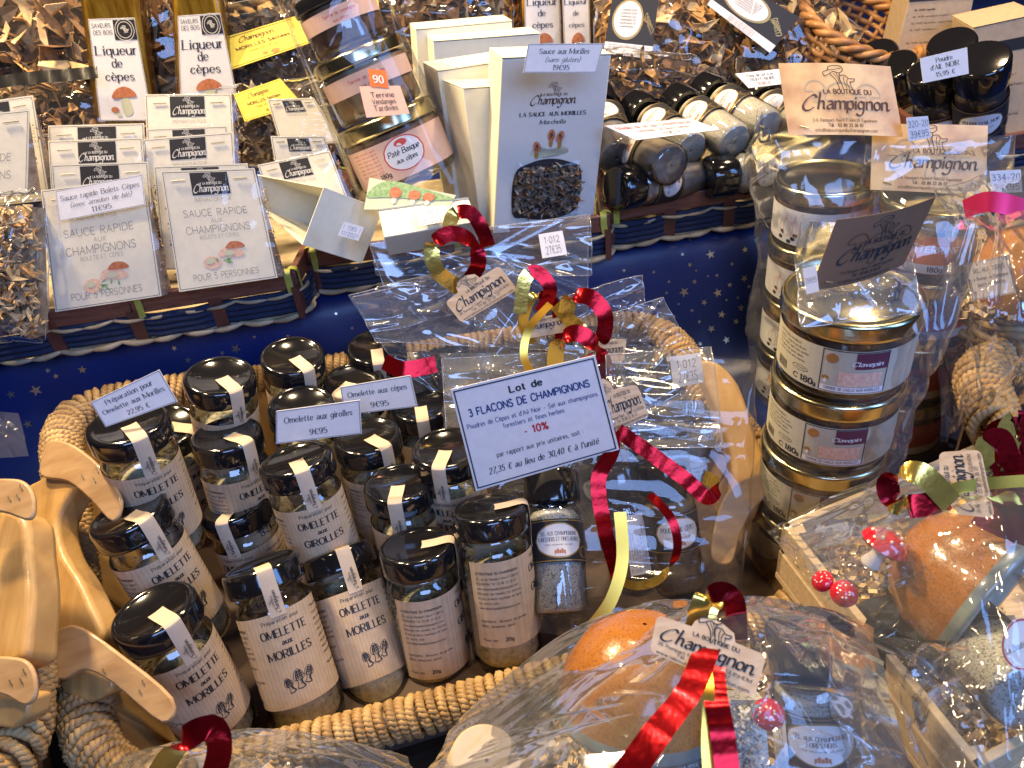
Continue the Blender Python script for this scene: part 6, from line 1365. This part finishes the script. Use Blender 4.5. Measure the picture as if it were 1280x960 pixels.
film_rows([[(1085, 790, .395), (1150, 800, .37), (1200, 790, .355)], [(1110, 860, .37), (1160, 860, .35), (1220, 850, .335)], [(1150, 960, .34), (1190, 970, .325), (1250, 975, .315)]], gf, 103, 'film', n=40, amp=.005, nu=70, nv=60)
shop_tag(gf, [(1168, 640), (1160, 566), (1226, 562), (1244, 648)], .395, (CAM-D(1205, 600, .395)).normalized(), .5, lines2=True)
# red foil bow
bow = [([(1190, 630, .385), (1150, 592, .385), (1112, 600, .39), (1118, 628, .39), (1150, 632, .388), (1185, 622, .386)], .0115, [CU, CU+CR, CR, CR-CU, CU, CU]),
       ([(1200, 600, .40), (1220, 560, .405), (1262, 540, .41), (1300, 552, .41)], .016, [CU, CR+CU, CU, CU]),
       ([(1232, 590, .395), (1232, 556, .395), (1252, 548, .395), (1262, 574, .395), (1256, 600, .395), (1240, 590, .395)], .010, [CR+CU]*6),
       ([(1244, 600, .395), (1270, 585, .395), (1310, 600, .395)], .014, [CU]*3), ([(1240, 618, .40), (1262, 634, .40), (1300, 655, .40)], .018, [CU+CR*.2]*3),
       ([(1255, 560, .40), (1270, 530, .40), (1290, 545, .40), (1300, 580, .40)], .014, [CR]*4), ([(1222, 640, .392), (1250, 655, .39), (1290, 670, .39)], .012, [CU]*3),
       ([(1236, 580, .40), (1260, 556, .402), (1300, 548, .40)], .015, [CU]*3)]
for pts, wd, sd in bow: ribbon(wp(pts), wd, gf, side=sd)
ribbon(wp([(1150, 628, .392), (1190, 612, .39), (1240, 604, .392), (1300, 600, .39)]), .006, gf, side=[CU]*4, mt='goldfoil')
c = Card([(1246, 788), (1290, 762), (1310, 830), (1262, 845)], .345, facing(0, 40)); mb = MB(); mp = c.mp(.0003)
oval(mb, c.mp(0), c.W*.5, c.H*.5, c.W*.52, c.H*.5, 0); pen(mb, mp, [(c.W*.5+c.W*.49*math.cos(a), c.H*.5+c.H*.47*math.sin(a)) for a in [k*.4 for k in range(16)]], .0008, 1, closed=True)
text(mb, mp, 'La Boutique', c.W*.40, c.H*.45, c.H*.12, 'sans', 2, fit=c.W*.66); mb.build('oval_label', ['white', 'inkr', 'ink'], gf, 0)
# ================================================================== FRONT GIFT
bowl('ochre bowl under the cellophane of the front gift, left of the wooden tag', D(806, 780, .375), -CU*1.0+_fw*.22, .0400, depth=1.0)
mill('saltb', 'sels', 1010, 780, 106, 1030, 1010, 4, 'salt flacon standing in the front gift, label SEL AUX CHAMPIGNONS FORESTIERS', sd=-1.2)
toadstool('pink red toadstool in the front gift beside the salt flacon label', D(958, 900, .36), CU*.5-CR*.1-_fw*.6, .009)
shreds('kraft shred in the front gift', [Z(880, 860, .04), Z(940, 850, .04), Z(960, 930, .05), Z(820, 930, .05), Z(680, 920, .04), Z(1080, 910, .04)], 700, 9, .012)
mb = MB(); lathe(mb, [(.001, 0), (.017, 0), (.017, .014), (.0158, .0155), (.001, .0155)], 40); o = mb.build('round_tin', 'seal', None, 50); o.matrix_world = Matrix.Translation(D(600, 965, .38)) @ (CU*.6-_fw*.6+CR*.2).normalized().to_track_quat('Z', 'Y').to_matrix().to_4x4(); tag(o, 'round cream lid under the film at the bottom edge of the photo', 'tin')
# bag of coarse salt
t = root('salt_bag', 'small clear bag of coarse pale salt under the front ribbons', 'bag', D(850, 950, .36)); mb = MB(); rs = random.Random(8)
for k in range(900):
    p = D(rs.uniform(790, 950), rs.uniform(880, 990), rs.uniform(.350, .372)); flake(mb, p, rs.uniform(.0012, .0026), rs, 0, thick=.0014, curl=.2, nside=5)
o = mb.build('salt_crystals', 'saltb', t, 0); o['kind'] = 'stuff'
mb = MB(); q = [D(785, 875, .373), D(955, 875, .373), D(965, 995, .373), D(780, 995, .373)]; hexa(mb, q, [p+_fw*.012 for p in q]); mb.build('salt_layer', 'saltb', t, 0)
# small crate under the front gift
t = root('gift_crate', 'low dark cardboard tray under the front gift', 'crate', D(850, 930, .44)); q = [Z(560, 960, .03), Z(700, 850, .03), Z(1010, 800, .03), Z(1150, 990, .03), Z(900, 1100, .03)]
mb = MB(); mb.add(q+[v-Vector((0, 0, .02)) for v in q], [(0, 1, 2, 3, 4)]+[(i, i+5, (i+1) % 5+5, (i+1) % 5) for i in range(5)]); mb.build('tray_body', 'kdark', t, 0)
gf = root('gift_wrap', 'cellophane tent of the front gift tied with wide red ribbon and tag', 'gift wrap', D(880, 880, .37))
film_rows([[(598, 880, .46), (700, 800, .455), (800, 762, .425), (896, 748, .345), (990, 758, .39), (1088, 788, .40)], [(560, 920, .42), (680, 850, .385), (790, 810, .355), (896, 790, .325), (1000, 800, .335), (1100, 830, .37)], [(530, 965, .38), (660, 920, .34), (780, 890, .32), (890, 870, .305), (1010, 880, .31), (1120, 900, .34)], [(480, 1030, .36), (640, 1020, .31), (780, 1010, .29), (900, 1000, .285), (1020, 1000, .29), (1160, 1000, .32)]], gf, 111, 'film2', n=80, amp=.0045, nu=170, nv=120, fan=(.6, .0))
film_rows([[(640, 860, .45), (760, 790, .42), (896, 756, .35)], [(600, 920, .41), (740, 860, .37), (880, 830, .335)], [(540, 985, .37), (700, 960, .33), (860, 930, .31)]], gf, 112, 'film', n=50, amp=.0045, nu=90, nv=80, fan=(1, 0))
film_rows([[(905, 752, .35), (1000, 764, .37), (1086, 792, .385)], [(925, 830, .32), (1020, 840, .325), (1096, 850, .35)], [(940, 930, .30), (1040, 940, .305), (1135, 960, .32)]], gf, 113, 'film', n=50, amp=.005, nu=90, nv=80, fan=(0, 0))
shop_tag(gf, [(824, 757), (962, 806), (943, 872), (812, 814)], .312, (CAM-D(885, 815, .312)).normalized(), .52)
ribbon(wp([(884, 810, .312), (862, 862, .300), (822, 915, .292), (772, 985, .285)]), .0108, gf, side=[CR+CU*.5]*4, wob=.0005)
ribbon(wp([(890, 815, .314), (893, 862, .302), (902, 910, .294), (912, 985, .287)]), .0092, gf, side=[CR]*4, wob=.0005)
ribbon(wp([(882, 830, .308), (886, 870, .300), (884, 930, .294), (888, 985, .29)]), .0045, gf, side=[CR]*4, mt='goldfoil')
ribbon(wp([(868, 792, .322), (878, 752, .320), (900, 740, .322), (918, 752, .326), (922, 800, .328)]), .0085, gf, side=[CR+CU*.2, CR+CU*.4, CU, CR-CU*.3, CR])
ribbon(wp([(880, 800, .330), (886, 758, .332), (906, 752, .334), (910, 800, .334)]), .0085, gf, side=[CR]*4)
# ================================================================== BOTTOM LEFT GIFT
t = root('gift_wrap', 'cellophane top with a red and gold ribbon loop at the bottom left edge', 'gift wrap', D(300, 985, .40))
film_rows([[(110, 968, .43), (190, 930, .42), (300, 915, .41), (400, 922, .41), (505, 958, .42)], [(90, 1000, .38), (200, 975, .37), (300, 965, .36), (400, 970, .37), (520, 1000, .38)], [(60, 1060, .35), (200, 1050, .33), (300, 1045, .325), (400, 1050, .33), (540, 1060, .35)]], t, 121, 'film2', n=50, amp=.0045, nu=130, nv=60)
ribbon(wp([(190, 985, .36), (216, 940, .352), (246, 914, .35), (268, 912, .352), (274, 940, .356), (262, 985, .36)]), .011, t, side=[CR+CU*.3, CR+CU*.6, CU+CR*.3, CU, CR+CU*.1, CR])
shreds('shred under the bottom left cellophane', [D(250, 1000, .42), D(330, 990, .42), D(420, 1005, .42)], 160, 12, .006)
# ================================================================== RIGHT WICKER GIFT AND RIGHT ROPE BASKET
wc = D(1262, 420, .60)
wb = wicker('small wicker gift basket wrapped in cellophane at the right edge', Vector((wc.x+.07, wc.y+.085, .03)), .080, .12, 'wick2', 12, 30, (.0, -.15, 1), .006)
bowl('orange glazed bowl in the wrapped wicker basket', D(1292, 318, .56), -CU*.3+_fw+CR*.4, .036)
shreds('golden shred spilling from the wrapped wicker basket', [D(1222, 380, .60), D(1245, 385, .60), D(1285, 388, .60)], 170, 14, .008, ('s3', 'shred'))
sign('recipe_card', [(1205, 330), (1262, 318), (1270, 366), (1215, 376)], .545, facing(-5, 35), 'kraft card with small print under the cellophane of the wicker gift', 'card', lines([('SEL AUX CÈPES', .70, .10, 'sans', 1, .7), ('La Boutique du Champignon', .50, .08, 'sans', 1, .8), ('68420 EGUISHEIM', .32, .08, 'sans', 1, .6)]), ('kraft', 'ink'), nx=1)
gw = root('gift_wrap', 'cellophane with 24€95 sticker over the wicker gift at the right edge', 'gift wrap', wc-Vector((0, 0, .1)))
film_rows([[(1165, 232, .60), (1230, 215, .60), (1300, 205, .60)], [(1190, 290, .56), (1240, 280, .53), (1310, 280, .52)], [(1176, 380, .54), (1240, 380, .50), (1310, 370, .49)], [(1180, 470, .55), (1240, 450, .52), (1310, 440, .50)], [(1170, 545, .58), (1230, 520, .57), (1300, 500, .56)]], gw, 131, 'film2', n=80, amp=.006, nu=90, nv=130)
sticker(gw, [(1237, 214), (1276, 212), (1278, 240), (1240, 242)], .585, facing(0, 15), [('334-20', .58, .26, .9), ('24€95', .12, .28, .8)])
ribbon(wp([(1205, 262, .56), (1240, 252, .545), (1300, 268, .54)]), .014, gw, side=[CU]*3, mt='pinkfoil')
rbk = root('rope_basket', 'rope rimmed basket corner at the right edge of the photo', 'basket', D(1300, 480, .58))
ra, rb_ = Z(1218, 458, .125), Z(1252, 556, .125); c4 = [ra, rb_, rb_+Vector((.30, .0, 0)), ra+Vector((.30, .03, 0))]
rope_rim(rbk, [(p.x, p.y) for p in c4], .026, .0070, z=lambda x, y: .125, rfun=lambda x, y: 1.4)
def inner_wall(cs, z0, z1, par, mt='rope2'):
    n = len(cs); ctr = sum((Vector((*c, 0)) for c in cs), Vector())/n
    for i in range(n):
        a = Vector((*cs[i], 0)); b = Vector((*cs[(i+1) % n], 0)); ii = (ctr-(a+b)/2).normalized()*.01; q = [a+ii+Vector((0, 0, z0)), b+ii+Vector((0, 0, z0)), b+ii+Vector((0, 0, z1)), a+ii+Vector((0, 0, z1))]
        mb = MB(); hexa(mb, q, [v+ii*.5 for v in q]); mb.build('basket_wall', mt, par, 0)
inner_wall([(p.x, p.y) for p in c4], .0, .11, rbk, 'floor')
# ================================================================== LEFT NEIGHBOUR BASKET
lb = root('rope_basket', 'neighbouring rope basket at the left edge, only handle and rim corner seen', 'basket', D(-60, 760, .5))
handle(lb, [(-40, 640), (24, 640), (34, 690), (38, 740), (34, 790), (26, 826), (-20, 830), (-30, 760), (-60, 700)], D(10, 730, .46), nh, .022,
       [([(-40, 644), (-30, 604), (14, 598), (34, 606), (42, 626), (36, 650), (0, 640)], D(5, 625, .455), Vector((-.25, -.5, .8)), ((-30, 610), (30, 606))), ([(-40, 872), (-30, 826), (20, 822), (40, 836), (44, 868), (30, 882), (0, 868)], D(10, 850, .415), Vector((-.25, -.55, .8)), ((-20, 840), (36, 836)))],
       [([(-30, 880), (0, 868), (38, 872), (34, 898), (16, 912), (-30, 905)], D(10, 890, .42), Vector((-.2, -.7, .7)), .016)])
c4 = [D(-6, 590, .53), D(16, 950, .42), D(-160, 1100, .40), D(-200, 600, .55)]
rope_rim(lb, [(p.x, p.y) for p in c4], .03, .0066, z=lambda x, y: .115, rfun=lambda x, y: 1.2)
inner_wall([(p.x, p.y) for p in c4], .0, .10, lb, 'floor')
t = root('clear_pouch', 'small empty clear pouch corner at the left edge above the handle', 'pouch', D(10, 545, .56))
sheet_px([D(-30, 512, .56), D(22, 516, .56), D(36, 570, .55), D(-30, 575, .55)], t, 141, 'film2', n=20, amp=.003, nu=40, nv=40)
